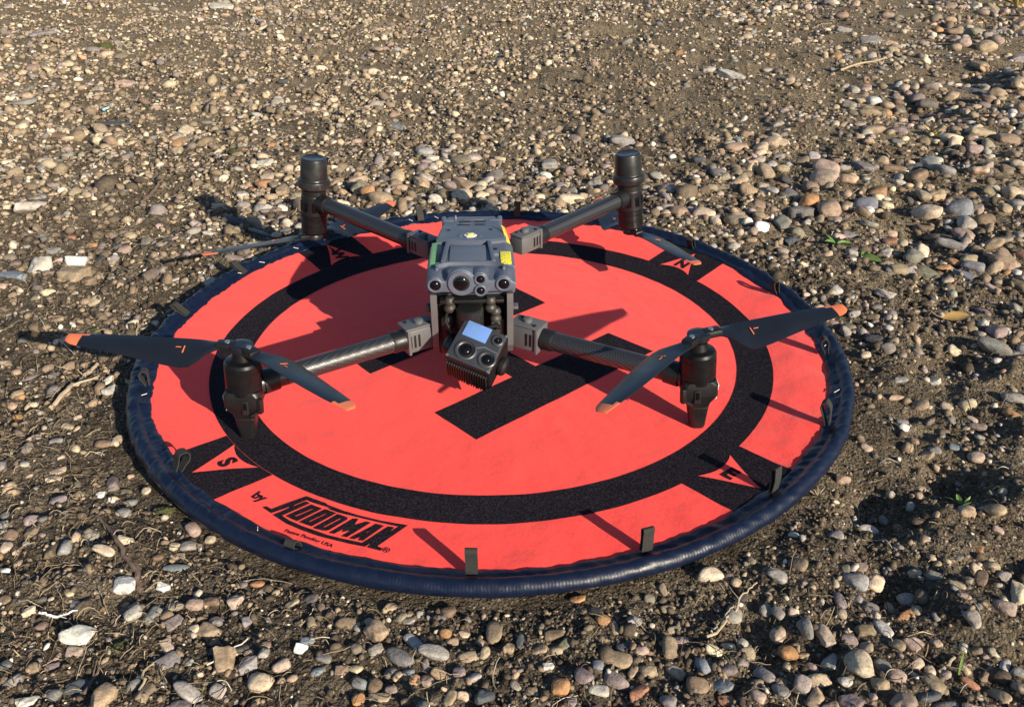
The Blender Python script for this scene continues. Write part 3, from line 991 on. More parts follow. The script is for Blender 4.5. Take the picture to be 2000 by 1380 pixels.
def propeller(x, y, z, angs, lens, side, below=False, lean=0.0):
    p = empty('propeller', (x, y, z)); p.parent = drone
    p.rotation_euler = (0, lean, 0)
    q_ = -1 if below else 1
    MB().lathe([(.0125, -.004), (.0135, -.002), (.0135, .0034), (.0118, .0046), (.0060, .0048)], (0, 0, 0), (0, 0, q_), n=28).build('hub', M_blade, p)
    for a, L in zip(angs, lens):
        mb, rings = blade_mesh(side, L)
        for i_, f_ in enumerate(mb.f):
            c = [sum(mb.v[v_][k] for v_ in f_) / len(f_) for k in (0, 1)]
            if c[0] / L * .203 > .1835 + .42 * (side * c[1] - .004):
                mb.m[i_] = 1
        b = mb.build('blade', [M_blade, M_tip], p, 35)
        b.rotation_euler = (0, 0, R(a))
        # hinge block and the small orange mark near the root
        h = MB().box((.0165, 0, .0012), (.022, .0150, .0090), .0030).build('blade_hinge', M_black, p)
        h.rotation_euler = (0, 0, R(a))
        sc_ = MB().lathe([(.0032, .0050), (.0032, .0064), (.0020, .0070)], (.0150, 0, 0), n=12).build('screw', M_steel, p)
        sc_.rotation_euler = (0, 0, R(a))
        mk = MB()
        tw = R(24) * (1 - .62 * .066 / .203)
        for (mx, my, sx_, sy_) in ((.061, .0125, .0013, .0105), (.0675, .0095, .0060, .0009)):
            # small print sitting on the upper skin
            u = (my + .0065) / .0426
            mk.box((mx, side * (my * math.cos(tw)), -my * math.sin(tw) + .0034), (sx_, sy_, .0005), .0001, Matrix.Rotation(-side * tw, 3, 'X'))
        mo = mk.build('blade_mark', M_tip, p)
        mo.rotation_euler = (0, 0, R(a))
    return p


propeller(-0.2612, -0.2370, 0.1200, (177.0, -41.4), (0.1952, 0.1826), 1, False, 0.0733)
propeller(0.2610, -0.2370, 0.1220, (13.1, -132.4), (0.188, 0.1916), -1, False, -0.0733)
propeller(-0.2610, 0.2370, 0.0680, (61.1, -143.1), (0.2263, 0.1872), -1, True, 0.1047)
propeller(0.2610, 0.2370, 0.0680, (-66.5, 100.0), (0.1802, 0.1802), 1, True, -0.1047)
# gimbal
MB().lathe([(.0150, .0900), (.0172, .0910), (.0172, .1030), (.0166, .1034), (.0172, .1038), (.0172, .1150), (.0150, .1165)], (-.003, -.139, 0), n=36).build('gimbal_motor', M_dark, drone, 25)
for (x, y, z) in ((.0230, -.136, .1190), (.0290, -.130, .1010), (-.0280, -.134, .1185), (-.0300, -.126, .0900)):
    MB().lathe([(.0050, -.010), (.0072, -.0075), (.0078, -.004), (.0062, -.001), (.0052, 0), (.0062, .001), (.0074, .004), (.0066, .0075), (.0046, .010)], (x, y, z), n=20).build('rubber_damper', M_ball, drone)
MB().box((-.0330, -.118, .083), (.014, .022, .030), .003).build('cable_box', M_black, drone)
MB().box((.0340, -.116, .075), (.013, .022, .036), .003).build('cable_box', M_black, drone)
MB().tube([(-.030, -.128, .112), (-.034, -.140, .098), (-.026, -.146, .084), (-.016, -.150, .086)], .0022, 10).build('cable', M_black, drone)
MB().tube([(.027, -.130, .094), (.033, -.142, .088), (.028, -.150, .096), (.018, -.150, .092)], .0026, 10).build('cable', M_dark, drone)
MB().box((0, -.120, .124), (.080, .040, .005), .002).build('damper_plate', M_black, drone)
MB().box((.0290, -.132, .0855), (.012, .010, .018), .003).build('cable_clip', M_ball, drone)

pt, ph = R(56), R(26)
n_ = Vector((0, -math.cos(pt), math.sin(pt)))
u0 = Vector((1, 0, 0)); v0 = Vector((0, math.sin(pt), math.cos(pt)))
u_ = u0 * math.cos(ph) - v0 * math.sin(ph)
v_ = u0 * math.sin(ph) + v0 * math.cos(ph)
GM = Matrix((u_, v_, n_)).transposed()      # columns: across, up the face, out of the face
GC = Vector((.0050, -.1830, .0850))          # centre of the front face
FW, FH, FD = .0600, .0570, .0480
g = MB().box(GC - n_ * (FD / 2), (FW, FH, FD), .0035, GM, seg=3).build('gimbal_camera', M_black, drone)
# face plate with its cut outline
mb = MB()
rr_ = rrect(FW - .003, FH - .003, .004, 5)
mb.loft([[GC + u_ * a + v_ * b + n_ * .0002 for a, b in rr_], [GC + u_ * a + v_ * b + n_ * .0016 for a, b in rr_], [GC + u_ * a * .97 + v_ * b * .97 + n_ * .0021 for a, b in rr_]])
mb.build('face_plate', M_face, g, 25)


def face(a, b):
    """point of the face at fractions a (across) and b (down)"""
    return GC + u_ * ((a - .5) * FW) + v_ * ((.5 - b) * FH)


MB().box(face(.375, .205) + n_ * .0022, (.0315, .0215, .0026), .0012, GM).build('window_glass', M_skywindow, g)
def face_lens(a, b, r, deep):
    o = face(a, b)
    mb = MB().lathe([(r + .0026, .0018), (r + .0026, .0034), (r + .0012, .0042), (r, .0042), (r * .97, .0030), (r * .82, .0018), (r * .80, .0022)], o, n_, 36)
    rg = mb.build('lens_barrel', M_face, g, 25)
    MB().lathe([(r * .80, .0022), (r * .74, .0030), (r * .60, .0031), (r * .56, .0024)], o, n_, 32).build('lens_ring', M_motor, g, 25)
    MB().lathe([(r * .58, .0020), (r * .52, .0036), (r * .34, .0050), (r * .10, .0056)], o, n_, 28).build('lens', M_lens, g, 60)


face_lens(.344, .695, .0112, 1); face_lens(.824, .716, .0090, 1); face_lens(.843, .213, .0052, 0)
mb = MB()
sp = [face(.52, .56), face(.66, .47), face(.97, .50)]
mb.tube([p + n_ * .0022 for p in sp], .0007, 6)
mb.build('face_seam', M_grey2, g)
for (a, b) in ((.05, .96), (.95, .97), (.965, .04)):
    MB().lathe([(.0017, .002), (.0017, .0028), (.0006, .0028)], face(a, b), n_, 12).build('screw', M_steel, g)
# cooling fins under the camera
MB().box(GC - v_ * (FH / 2 + .0008) - n_ * (FD / 2 + .0035), (FW - .007, .0040, FD - .013), .0008, GM).build('heat_sink', M_black, g)
for k in range(17):
    x = -.5 * FW + .004 + k * (FW - .008) / 16
    c = GC + u_ * x - v_ * (FH / 2 + .0012) - n_ * (FD / 2 + .0035)
    MB().box(c, (.0014, .0062, FD - .011), .0004, GM, seg=1).build('cooling_fin', M_black, g)
    c2 = GC + u_ * x - v_ * (FH / 2 - .004) - n_ * (FD + .0012)
    if k % 4 == 0: MB().box(c2, (.0014, .012, .0050), .0004, GM, seg=1).build('cooling_fin', M_black, g)
# yoke: one arm each side, joined behind
pL, pR = GC - n_ * (FD * .55), GC - n_ * (FD * .55)
mb = MB()
mb.lathe([(.0125, 0), (.0140, .002), (.0140, .0095), (.0115, .0125)], pL - u_ * (FW / 2 + .001), -u_, 28)
mb.build('yoke_motor', M_dark, g)
mb = MB()
mb.lathe([(.0110, 0), (.0120, .002), (.0120, .0060), (.0090, .0090)], pR + u_ * (FW / 2 + .001), u_, 28)
mb.build('yoke_motor', M_black, g)
mb = MB()
back = GC - n_ * (FD + .010)
top = Vector((-.003, -.139, .0960))
mb.tube([pL - u_ * (FW / 2 + .008), back - u_ * (FW / 2 + .006) + v_ * .010, back + v_ * .022 - u_ * .012, top], [.0085, .0090, .0095, .0110], 12)
mb.build('yoke_arm', M_black, g)

# ------------------------------------------------------------------ stones
def ico(sub):
    bm = bmesh.new(); bmesh.ops.create_icosphere(bm, subdivisions=sub, radius=1.0)
    V = np.array([w.co[:] for w in bm.verts]); F = np.array([[w.index for w in q.verts] for q in bm.faces]); bm.free()
    return V, F


ICO = {0: ico(1), 1: ico(2), 2: ico(3), 3: ico(4)}      # 20, 80, 320, 1280 triangles


def stone_shape(kind, seed, lod):
    """unit stone: directions pushed out to a softened set of planes; p sets how sharp the edges are"""
    g = np.random.default_rng(seed)
    V, F = ICO[lod]
    if kind == 'r': m, p, lo, hi, amp = 14, 7, .84, 1.10, .06
    elif kind == 'f': m, p, lo, hi, amp = 12, 11, .78, 1.12, .06
    else: m, p, lo, hi, amp = 13, 26, .66, 1.08, .05
    nv = g.normal(size=(m, 3)); nv /= np.linalg.norm(nv, axis=1)[:, None]
    nv = np.concatenate([nv, np.eye(3), -np.eye(3)])
    d = g.uniform(lo, hi, len(nv))
    s = np.maximum(0, V @ nv.T) / d
    r = (s ** p).sum(1) ** (-1.0 / p)
    ph = g.uniform(0, 6.28, (4, 1)); w = g.normal(size=(4, 3)) * (2.2 if kind == 'r' else 3.2)
    r = r * (1 + amp * np.sin(V @ w.T + ph.T).mean(1) * 2)
    if kind == 'a' and lod >= 2:
        w2 = g.normal(size=(6, 3)) * 7
        r = r * (1 + .022 * np.sin(V @ w2.T + g.uniform(0, 6.28, 6)).sum(1) / 2)
    P = V * r[:, None]
    P /= np.abs(P).max(0)
    return P, F


COLOURS = {'white': (.68, .66, .61), 'cream': (.52, .42, .30), 'palegrey': (.40, .375, .335), 'grey': (.225, .21, .195), 'slate': (.072, .080, .092), 'bluegrey': (.205, .22, .238),
           'tan': (.33, .245, .165), 'brown': (.20, .14, .095), 'mauve': (.235, .185, .18), 'pink': (.37, .275, .225), 'orange': (.40, .215, .10), 'red': (.29, .135, .085), 'olive': (.21, .19, .135)}
CNAME = {'white': 'chalky white', 'cream': 'cream', 'palegrey': 'pale grey', 'grey': 'grey', 'slate': 'dark slate', 'bluegrey': 'blue grey', 'tan': 'tan', 'brown': 'brown', 'mauve': 'mauve grey',
         'pink': 'pinkish', 'orange': 'orange brown', 'red': 'reddish brown', 'olive': 'olive grey'}
KNAME = {'r': 'rounded pebble', 'a': 'angular stone', 'f': 'flat stone'}
DATA = '-0.347 -0.459 0.0114 0.0099 0.0071 -0.01 white a;-0.382 -0.420 0.0121 0.0054 0.0039 -0.33 cream r;-0.310 -0.461 0.0069 0.0049 0.0035 -0.01 white a;-0.303 -0.404 0.0098 0.0067 0.0048 0.27 grey r;-0.308 -0.378 0.0107 0.0071 0.0051 -0.60 pink r;-0.286 -0.392 0.0058 0.0048 0.0034 -0.01 cream r;-0.318 -0.406 0.0063 0.0054 0.0039 -0.01 cream r;-0.329 -0.421 0.0057 0.0046 0.0033 -0.01 brown r;-0.311 -0.418 0.0087 0.0042 0.0017 0.12 tan f;-0.308 -0.434 0.0146 0.0053 0.0038 -0.13 bluegrey r;-0.368 -0.520 0.0153 0.0105 0.0076 -0.01 white a;-0.325 -0.497 0.0085 0.0074 0.0054 0.68 palegrey r;-0.307 -0.499 0.0094 0.0063 0.0045 0.95 grey r;-0.283 -0.508 0.0094 0.0085 0.0061 0.52 mauve a;-0.272 -0.485 0.0091 0.0064 0.0046 0.25 pink r;-0.256 -0.483 0.0068 0.0057 0.0041 -0.01 brown r;-0.291 -0.486 0.0093 0.0055 0.0039 0.12 olive r;-0.248 -0.502 0.0076 0.0063 0.0045 -0.01 grey r;-0.235 -0.484 0.0081 0.0069 0.0049 1.03 pink a;-0.250 -0.516 0.0116 0.0079 0.0057 -0.55 tan a;-0.265 -0.514 0.0061 0.0044 0.0032 -0.01 cream r;-0.340 -0.485 0.0067 0.0050 0.0036 -0.01 brown r;-0.281 -0.535 0.0099 0.0056 0.0040 -1.01 cream a;-0.237 -0.540 0.0050 0.0043 0.0031 -0.01 slate a;-0.203 -0.556 0.0088 0.0067 0.0049 0.35 grey a;-0.246 -0.584 0.0151 0.0073 0.0053 -0.52 palegrey r;-0.250 -0.596 0.0097 0.0060 0.0043 -0.01 mauve r;-0.232 -0.598 0.0059 0.0044 0.0032 -0.01 grey r;-0.316 -0.589 0.0120 0.0091 0.0066 1.04 tan a;-0.378 -0.591 0.0103 0.0057 0.0041 0.65 white a;-0.349 -0.572 0.0122 0.0082 0.0033 -0.01 slate f;-0.296 -0.575 0.0062 0.0049 0.0036 0.90 grey r;-0.378 -0.552 0.0067 0.0045 0.0018 0.37 mauve f;-0.425 -0.492 0.0065 0.0045 0.0033 0.56 cream a;-0.409 -0.391 0.0085 0.0060 0.0043 -0.01 grey a;-0.370 -0.404 0.0089 0.0065 0.0046 -0.01 cream a;-0.473 -0.440 0.0051 0.0038 0.0028 -0.01 white r;-0.160 -0.543 0.0063 0.0051 0.0037 -0.01 white a;-0.156 -0.534 0.0064 0.0048 0.0034 -0.01 bluegrey r;-0.137 -0.552 0.0074 0.0055 0.0040 -0.40 grey r;-0.141 -0.564 0.0068 0.0042 0.0030 0.57 bluegrey r;-0.125 -0.511 0.0103 0.0058 0.0042 -0.01 brown r;-0.181 -0.483 0.0067 0.0054 0.0022 0.75 cream f;-0.219 -0.460 0.0074 0.0047 0.0034 -0.01 orange r;-0.243 -0.566 0.0040 0.0029 0.0021 -0.01 cream r;-0.073 -0.548 0.0154 0.0089 0.0064 -0.68 grey r;-0.042 -0.547 0.0143 0.0068 0.0049 -0.26 palegrey r;-0.063 -0.530 0.0110 0.0061 0.0044 -0.86 palegrey r;-0.013 -0.550 0.0090 0.0055 0.0040 0.33 tan r;-0.046 -0.573 0.0061 0.0058 0.0042 -0.01 pink r;-0.037 -0.566 0.0077 0.0050 0.0036 -0.32 tan r;-0.019 -0.567 0.0061 0.0058 0.0042 -0.01 mauve r;-0.006 -0.571 0.0074 0.0046 0.0033 0.72 palegrey r;-0.049 -0.557 0.0071 0.0042 0.0030 -1.07 mauve r;-0.063 -0.564 0.0057 0.0038 0.0027 -0.01 bluegrey r;-0.034 -0.494 0.0086 0.0063 0.0046 0.23 brown r;-0.089 -0.490 0.0084 0.0050 0.0036 0.71 tan a;-0.068 -0.503 0.0071 0.0047 0.0019 -0.01 palegrey f;-0.034 -0.521 0.0060 0.0048 0.0035 -0.01 orange r;-0.018 -0.520 0.0058 0.0043 0.0017 -0.34 cream f;0.064 -0.522 0.0101 0.0061 0.0044 0.33 brown r;0.075 -0.532 0.0087 0.0052 0.0037 0.42 olive a;0.050 -0.539 0.0082 0.0051 0.0020 0.10 tan f;0.033 -0.529 0.0080 0.0039 0.0028 1.36 slate r;0.023 -0.537 0.0059 0.0056 0.0040 -0.01 tan a;0.118 -0.549 0.0141 0.0085 0.0061 -0.34 tan r;0.127 -0.535 0.0118 0.0063 0.0025 -0.01 slate f;0.141 -0.540 0.0066 0.0043 0.0031 0.21 pink r;0.067 -0.580 0.0086 0.0078 0.0056 -0.01 orange r;0.087 -0.571 0.0091 0.0070 0.0051 -0.44 mauve r;0.100 -0.560 0.0057 0.0050 0.0036 -0.01 bluegrey r;0.115 -0.573 0.0116 0.0070 0.0051 -0.45 mauve r;0.132 -0.584 0.0111 0.0053 0.0038 0.73 red a;0.144 -0.563 0.0075 0.0054 0.0039 -0.01 tan r;0.131 -0.563 0.0072 0.0038 0.0027 1.04 tan r;0.155 -0.594 0.0074 0.0060 0.0044 -0.44 grey r;0.110 -0.505 0.0070 0.0063 0.0045 -0.01 orange r;0.139 -0.506 0.0075 0.0067 0.0048 -0.01 grey a;0.176 -0.512 0.0083 0.0044 0.0032 0.21 tan r;0.178 -0.527 0.0098 0.0057 0.0041 0.10 pink r;0.175 -0.484 0.0078 0.0041 0.0030 0.33 tan r;0.158 -0.473 0.0058 0.0051 0.0037 -0.01 olive r;0.172 -0.462 0.0073 0.0037 0.0027 -1.32 tan r;0.002 -0.594 0.0087 0.0065 0.0046 0.80 slate a;0.010 -0.561 0.0062 0.0046 0.0033 -0.01 brown r;-0.103 -0.577 0.0069 0.0049 0.0036 -0.01 bluegrey r;-0.090 -0.579 0.0082 0.0057 0.0041 1.24 brown r;-0.076 -0.582 0.0060 0.0045 0.0032 -0.01 pink r;-0.102 -0.591 0.0062 0.0053 0.0038 0.43 orange r;-0.085 -0.591 0.0102 0.0048 0.0019 -0.01 tan f;-0.110 -0.558 0.0067 0.0055 0.0039 -0.01 cream r;-0.121 -0.563 0.0062 0.0050 0.0036 -0.01 brown a;-0.025 -0.594 0.0082 0.0052 0.0038 1.17 tan r;0.074 -0.594 0.0064 0.0044 0.0032 -0.01 mauve a;0.058 -0.559 0.0057 0.0042 0.0030 -0.01 white a;0.088 -0.478 0.0087 0.0054 0.0022 -0.01 orange f;0.325 -0.563 0.0156 0.0113 0.0081 -1.55 cream r;0.271 -0.542 0.0095 0.0081 0.0059 -0.01 orange r;0.291 -0.522 0.0120 0.0070 0.0051 -1.43 grey r;0.307 -0.529 0.0128 0.0074 0.0053 -1.35 pink a;0.382 -0.537 0.0088 0.0086 0.0062 -0.82 pink a;0.363 -0.519 0.0100 0.0066 0.0047 -1.32 palegrey r;0.367 -0.542 0.0073 0.0060 0.0043 -0.95 tan r;0.327 -0.533 0.0077 0.0052 0.0037 -0.01 mauve r;0.306 -0.551 0.0100 0.0064 0.0046 0.91 palegrey a;0.346 -0.562 0.0075 0.0069 0.0050 -0.01 grey r;0.351 -0.577 0.0080 0.0070 0.0050 -0.50 pink r;0.335 -0.585 0.0073 0.0061 0.0044 -0.01 tan r;0.308 -0.579 0.0060 0.0057 0.0041 -0.01 palegrey r;0.306 -0.600 0.0101 0.0076 0.0055 -0.74 mauve a;0.372 -0.596 0.0111 0.0052 0.0038 0.27 slate r;0.383 -0.605 0.0117 0.0079 0.0057 -0.01 grey r;0.386 -0.566 0.0051 0.0051 0.0037 -1.08 cream r;0.377 -0.560 0.0072 0.0042 0.0030 0.50 cream r;0.244 -0.567 0.0104 0.0075 0.0054 -0.85 grey r;0.214 -0.562 0.0079 0.0063 0.0045 -0.01 mauve r;0.192 -0.557 0.0087 0.0063 0.0045 -1.03 bluegrey r;0.204 -0.577 0.0104 0.0070 0.0028 -0.81 bluegrey f;0.183 -0.580 0.0095 0.0082 0.0059 -0.01 brown r;0.206 -0.592 0.0081 0.0053 0.0021 -0.01 red f;0.231 -0.590 0.0071 0.0053 0.0038 -0.58 pink r;0.245 -0.605 0.0104 0.0052 0.0037 -0.01 brown r;0.252 -0.585 0.0083 0.0057 0.0041 -1.07 grey r;0.272 -0.501 0.0076 0.0058 0.0042 -1.02 grey r;0.286 -0.502 0.0052 0.0040 0.0029 -0.01 cream r;0.336 -0.482 0.0103 0.0060 0.0043 -1.39 mauve r;0.372 -0.438 0.0076 0.0053 0.0038 -0.01 pink a;0.436 -0.456 0.0083 0.0052 0.0037 -0.43 grey r;0.480 -0.459 0.0111 0.0066 0.0047 0.94 brown r;0.477 -0.504 0.0103 0.0067 0.0048 -0.58 pink r;0.444 -0.495 0.0073 0.0053 0.0021 -0.27 pink f;0.505 -0.481 0.0175 0.0082 0.0059 1.00 cream a;0.532 -0.387 0.0064 0.0050 0.0036 -0.47 pink r;0.538 -0.366 0.0109 0.0087 0.0063 -0.84 tan r;0.405 -0.368 0.0119 0.0072 0.0052 -0.01 palegrey r;0.403 -0.291 0.0087 0.0072 0.0052 -0.01 tan a;0.284 -0.455 0.0104 0.0071 0.0051 -0.68 palegrey r;0.497 -0.416 0.0053 0.0048 0.0019 -0.63 orange f;0.484 -0.439 0.0058 0.0053 0.0038 -0.94 cream r;0.422 -0.446 0.0065 0.0052 0.0038 -0.01 cream r;0.436 -0.566 0.0099 0.0046 0.0033 0.49 brown a;0.454 -0.559 0.0094 0.0042 0.0030 1.00 palegrey r;0.437 -0.587 0.0107 0.0057 0.0041 -0.98 tan r;0.461 -0.567 0.0061 0.0054 0.0039 -0.01 grey r;0.415 -0.577 0.0087 0.0049 0.0036 -0.67 red r;0.278 -0.595 0.0116 0.0060 0.0043 0.90 tan a;0.289 -0.603 0.0100 0.0056 0.0040 0.77 tan a;0.391 -0.500 0.0136 0.0053 0.0021 0.46 orange f;0.545 0.011 0.0143 0.0070 0.0050 -0.41 slate r;0.520 -0.033 0.0078 0.0061 0.0044 -0.01 cream r;0.628 0.175 0.0159 0.0094 0.0067 -0.90 palegrey a;0.547 -0.153 0.0112 0.0081 0.0058 -0.37 tan r;0.521 -0.138 0.0107 0.0053 0.0038 0.28 tan r;0.581 -0.155 0.0083 0.0062 0.0045 -0.77 cream r;0.606 -0.176 0.0090 0.0052 0.0037 -0.96 cream r;0.601 -0.196 0.0110 0.0060 0.0043 -0.56 pink r;0.516 -0.247 0.0102 0.0063 0.0045 -0.52 tan a;0.555 -0.238 0.0103 0.0068 0.0027 -0.01 bluegrey f;0.569 -0.260 0.0101 0.0079 0.0057 -0.01 pink r;0.732 -0.027 0.0143 0.0067 0.0027 -0.01 grey f;0.759 0.120 0.0157 0.0075 0.0054 -1.29 mauve r;0.532 0.378 0.0232 0.0114 0.0082 0.93 slate a;0.658 0.424 0.0199 0.0117 0.0084 -0.01 grey a;0.822 0.374 0.0291 0.0132 0.0095 -0.54 grey a;0.720 0.400 0.0140 0.0085 0.0061 -0.01 red r;0.689 0.336 0.0158 0.0095 0.0068 0.87 palegrey a;0.641 0.346 0.0136 0.0073 0.0053 -0.01 mauve r;0.768 0.285 0.0149 0.0093 0.0037 -0.01 orange f;0.792 0.255 0.0198 0.0090 0.0065 -0.99 bluegrey a;0.752 0.230 0.0101 0.0073 0.0052 -0.01 cream r;0.878 0.315 0.0171 0.0078 0.0031 -0.26 grey f;0.590 -0.096 0.0095 0.0058 0.0042 -0.01 palegrey a;0.648 -0.181 0.0112 0.0061 0.0044 -0.98 orange r;0.808 0.196 0.0138 0.0079 0.0057 -0.98 pink r;1.408 2.375 0.0504 0.0260 0.0187 -0.03 grey a;1.401 2.670 0.0397 0.0200 0.0144 -0.03 grey a;1.429 1.598 0.0405 0.0155 0.0112 -0.47 slate a;0.745 1.802 0.0494 0.0182 0.0131 -0.81 palegrey a;0.688 1.881 0.0271 0.0162 0.0116 -0.02 palegrey a;0.698 1.035 0.0214 0.0126 0.0091 -0.02 cream a;0.659 0.922 0.0144 0.0103 0.0074 -0.02 grey r;0.454 0.847 0.0163 0.0133 0.0096 -0.02 slate r;0.887 0.822 0.0253 0.0148 0.0107 -0.02 brown a;0.818 0.830 0.0319 0.0154 0.0111 -1.28 grey a;0.776 0.816 0.0160 0.0104 0.0075 -0.02 palegrey r;0.944 0.839 0.0208 0.0133 0.0096 -0.02 slate a;0.907 0.634 0.0179 0.0136 0.0098 -0.01 tan a;0.474 0.589 0.0165 0.0084 0.0034 -0.01 orange f;0.475 0.689 0.0217 0.0102 0.0041 -0.02 olive f;0.569 0.549 0.0178 0.0101 0.0073 -1.14 mauve r;1.218 1.094 0.0360 0.0160 0.0115 -0.02 tan a;1.611 1.943 0.0434 0.0198 0.0142 -1.49 tan a;1.821 2.100 0.0358 0.0241 0.0174 -0.03 grey a;0.745 0.898 0.0254 0.0136 0.0098 -1.11 brown a;0.309 1.081 0.0335 0.0190 0.0137 -0.02 grey a;-0.072 0.716 0.0344 0.0178 0.0128 -0.83 tan a;-0.107 0.794 0.0353 0.0128 0.0051 0.52 tan f;-0.025 0.600 0.0323 0.0119 0.0085 -0.67 grey a;-0.207 0.682 0.0174 0.0103 0.0074 -0.02 tan r;-0.307 0.754 0.0213 0.0138 0.0100 -0.02 tan a;0.001 0.916 0.0145 0.0109 0.0078 -0.02 cream r;0.119 0.857 0.0211 0.0156 0.0112 -0.02 grey a;0.161 0.820 0.0161 0.0143 0.0103 -0.02 pink r;0.206 0.725 0.0166 0.0137 0.0098 -0.02 grey a;0.092 0.761 0.0135 0.0101 0.0073 -0.02 tan a;-0.357 1.052 0.0141 0.0091 0.0065 -0.02 pink r;-0.281 1.228 0.0341 0.0117 0.0084 -0.57 bluegrey a;-0.498 1.510 0.0152 0.0136 0.0098 -0.02 cream r;-0.936 0.573 0.0385 0.0166 0.0119 1.13 palegrey a;-0.810 0.244 0.0353 0.0098 0.0070 -0.35 bluegrey a;-0.854 0.447 0.0145 0.0078 0.0056 -0.01 mauve r;-0.808 0.470 0.0137 0.0079 0.0032 -0.01 grey f;-0.793 0.431 0.0096 0.0059 0.0042 -0.01 red r;-0.804 0.380 0.0131 0.0084 0.0060 -0.01 grey a;-0.740 0.411 0.0114 0.0067 0.0048 -0.01 orange r;-0.711 0.474 0.0128 0.0079 0.0057 -0.01 tan r;-0.547 0.158 0.0122 0.0050 0.0036 -0.01 orange r;-0.629 0.099 0.0094 0.0052 0.0037 0.66 tan r;-0.664 0.095 0.0102 0.0052 0.0037 -0.01 tan r;-0.533 0.128 0.0096 0.0055 0.0022 -0.01 cream f;-0.598 -0.162 0.0085 0.0046 0.0033 -0.01 orange r;-0.588 -0.140 0.0053 0.0038 0.0027 -0.01 cream r;-0.527 -0.182 0.0083 0.0061 0.0044 -0.01 cream r;-0.527 -0.160 0.0070 0.0040 0.0029 0.35 cream r;-0.509 -0.099 0.0132 0.0090 0.0065 1.10 palegrey a;-0.521 -0.223 0.0093 0.0044 0.0032 -0.01 grey r;-0.467 -0.222 0.0105 0.0059 0.0042 -0.01 brown r;-0.494 -0.293 0.0094 0.0055 0.0040 0.31 cream a;-0.498 -0.279 0.0127 0.0055 0.0022 0.32 cream f;-0.384 -0.308 0.0063 0.0049 0.0035 -0.01 cream r;-0.396 -0.324 0.0074 0.0048 0.0035 -0.01 grey r;-0.408 -0.304 0.0069 0.0044 0.0031 -0.01 olive r;-0.470 -0.333 0.0112 0.0048 0.0034 -0.01 mauve r;-0.679 -0.032 0.0101 0.0088 0.0064 -0.01 tan a;-0.629 -0.066 0.0106 0.0057 0.0023 0.38 grey f;-0.433 -0.315 0.0057 0.0046 0.0033 -0.01 white a;-0.416 -0.324 0.0045 0.0037 0.0027 -0.01 white a;-1.390 1.494 0.0425 0.0235 0.0094 -0.02 grey f;-1.037 1.248 0.0502 0.0120 0.0048 -0.20 slate f;-1.127 1.240 0.0207 0.0111 0.0045 -0.02 grey f;-1.226 1.561 0.0171 0.0124 0.0089 -0.02 cream a;-1.092 1.104 0.0210 0.0105 0.0076 -0.02 cream r;-1.018 1.108 0.0144 0.0080 0.0058 -0.02 cream r;-0.698 1.747 0.0197 0.0132 0.0095 -0.02 slate r;-1.199 1.741 0.0313 0.0201 0.0145 -0.02 pink a;-1.141 1.148 0.0240 0.0149 0.0060 -0.02 brown f;-0.873 0.909 0.0157 0.0114 0.0082 -0.02 grey a;-0.792 0.652 0.0261 0.0107 0.0043 0.58 grey f;-0.962 0.737 0.0168 0.0090 0.0065 -0.02 mauve r;-1.397 3.486 0.0614 0.0316 0.0127 -0.04 palegrey f;-0.557 1.027 0.0139 0.0096 0.0069 -0.02 orange r;-1.901 2.674 0.0604 0.0238 0.0095 0.92 grey f;-0.455 0.683 0.0244 0.0144 0.0104 1.74 tan a;-0.528 0.836 0.0225 0.0133 0.0095 0.58 palegrey a;-0.509 0.763 0.0158 0.0107 0.0077 -0.02 cream a;-0.753 0.717 0.0122 0.0068 0.0049 -0.02 pink r;-0.958 0.646 0.0193 0.0076 0.0055 0.60 grey a;-0.506 0.500 0.0271 0.0089 0.0064 -0.24 slate r;-0.563 0.603 0.0199 0.0109 0.0078 -0.01 cream a;-0.538 0.438 0.0106 0.0059 0.0043 -0.01 palegrey r;-0.422 0.372 0.0259 0.0088 0.0063 -0.01 tan a;-0.453 0.311 0.0170 0.0080 0.0058 -0.01 mauve r;-0.435 0.500 0.0169 0.0085 0.0061 -0.01 pink r;-0.454 0.558 0.0174 0.0077 0.0056 -0.01 mauve r;-0.433 0.428 0.0277 0.0068 0.0049 -0.01 bluegrey r'
traced = []
for row in DATA.split(';'):
    t = row.split()
    traced.append([float(z) for z in t[:6]] + [t[6], t[7]])

# scatter of smaller pebbles: how much of the ground they cover, at points of the yard
CP = np.array([(0.05, -.56, .60, .09), (.25, -.57, .70, .09), (.38, -.57, .60, .08), (.33, -.48, .22, .06), (.48, -.33, .16, .09), (.55, -.15, .18, .10), (.60, .0, .24, .10), (.68, .18, .55, .12),
               (.62, .33, 1.1, .12), (.85, .55, 1.1, .2), (.75, .85, .95, .2), (1.25, 1.1, 1.05, .3), (1.0, 1.6, .16, .3), (1.9, 2.0, 1.15, .45), (1.1, 2.6, .18, .4), (2.3, 3.4, 1.1, .6), (.3, .72, .95, .16),
               (0., .66, .95, .14), (-.25, .70, .90, .15), (-.5, .62, .75, .16), (.25, 1.0, .26, .2), (.1, 1.35, .06, .25), (.5, 1.5, .06, .3), (.3, 2.0, .07, .35), (.3, 2.9, .22, .4), (-.35, 1.15, .30, .25),
               (-.7, .6, .42, .2), (-.62, .25, .42, .15), (-.75, .1, .34, .15), (-.58, -.08, .25, .10), (-.46, -.25, .22, .10), (-.40, -.42, .28, .08), (-.25, -.53, .30, .08), (-.12, -.55, .40, .07), (-.33, -.57, .24, .06),
               (-.9, 1.0, .28, .3), (-1.3, 1.5, .24, .4), (-.7, 1.7, .20, .4), (-1.8, 2.6, .26, .6), (-.8, 3.0, .28, .6), (-.1, 1.9, .08, .35)])


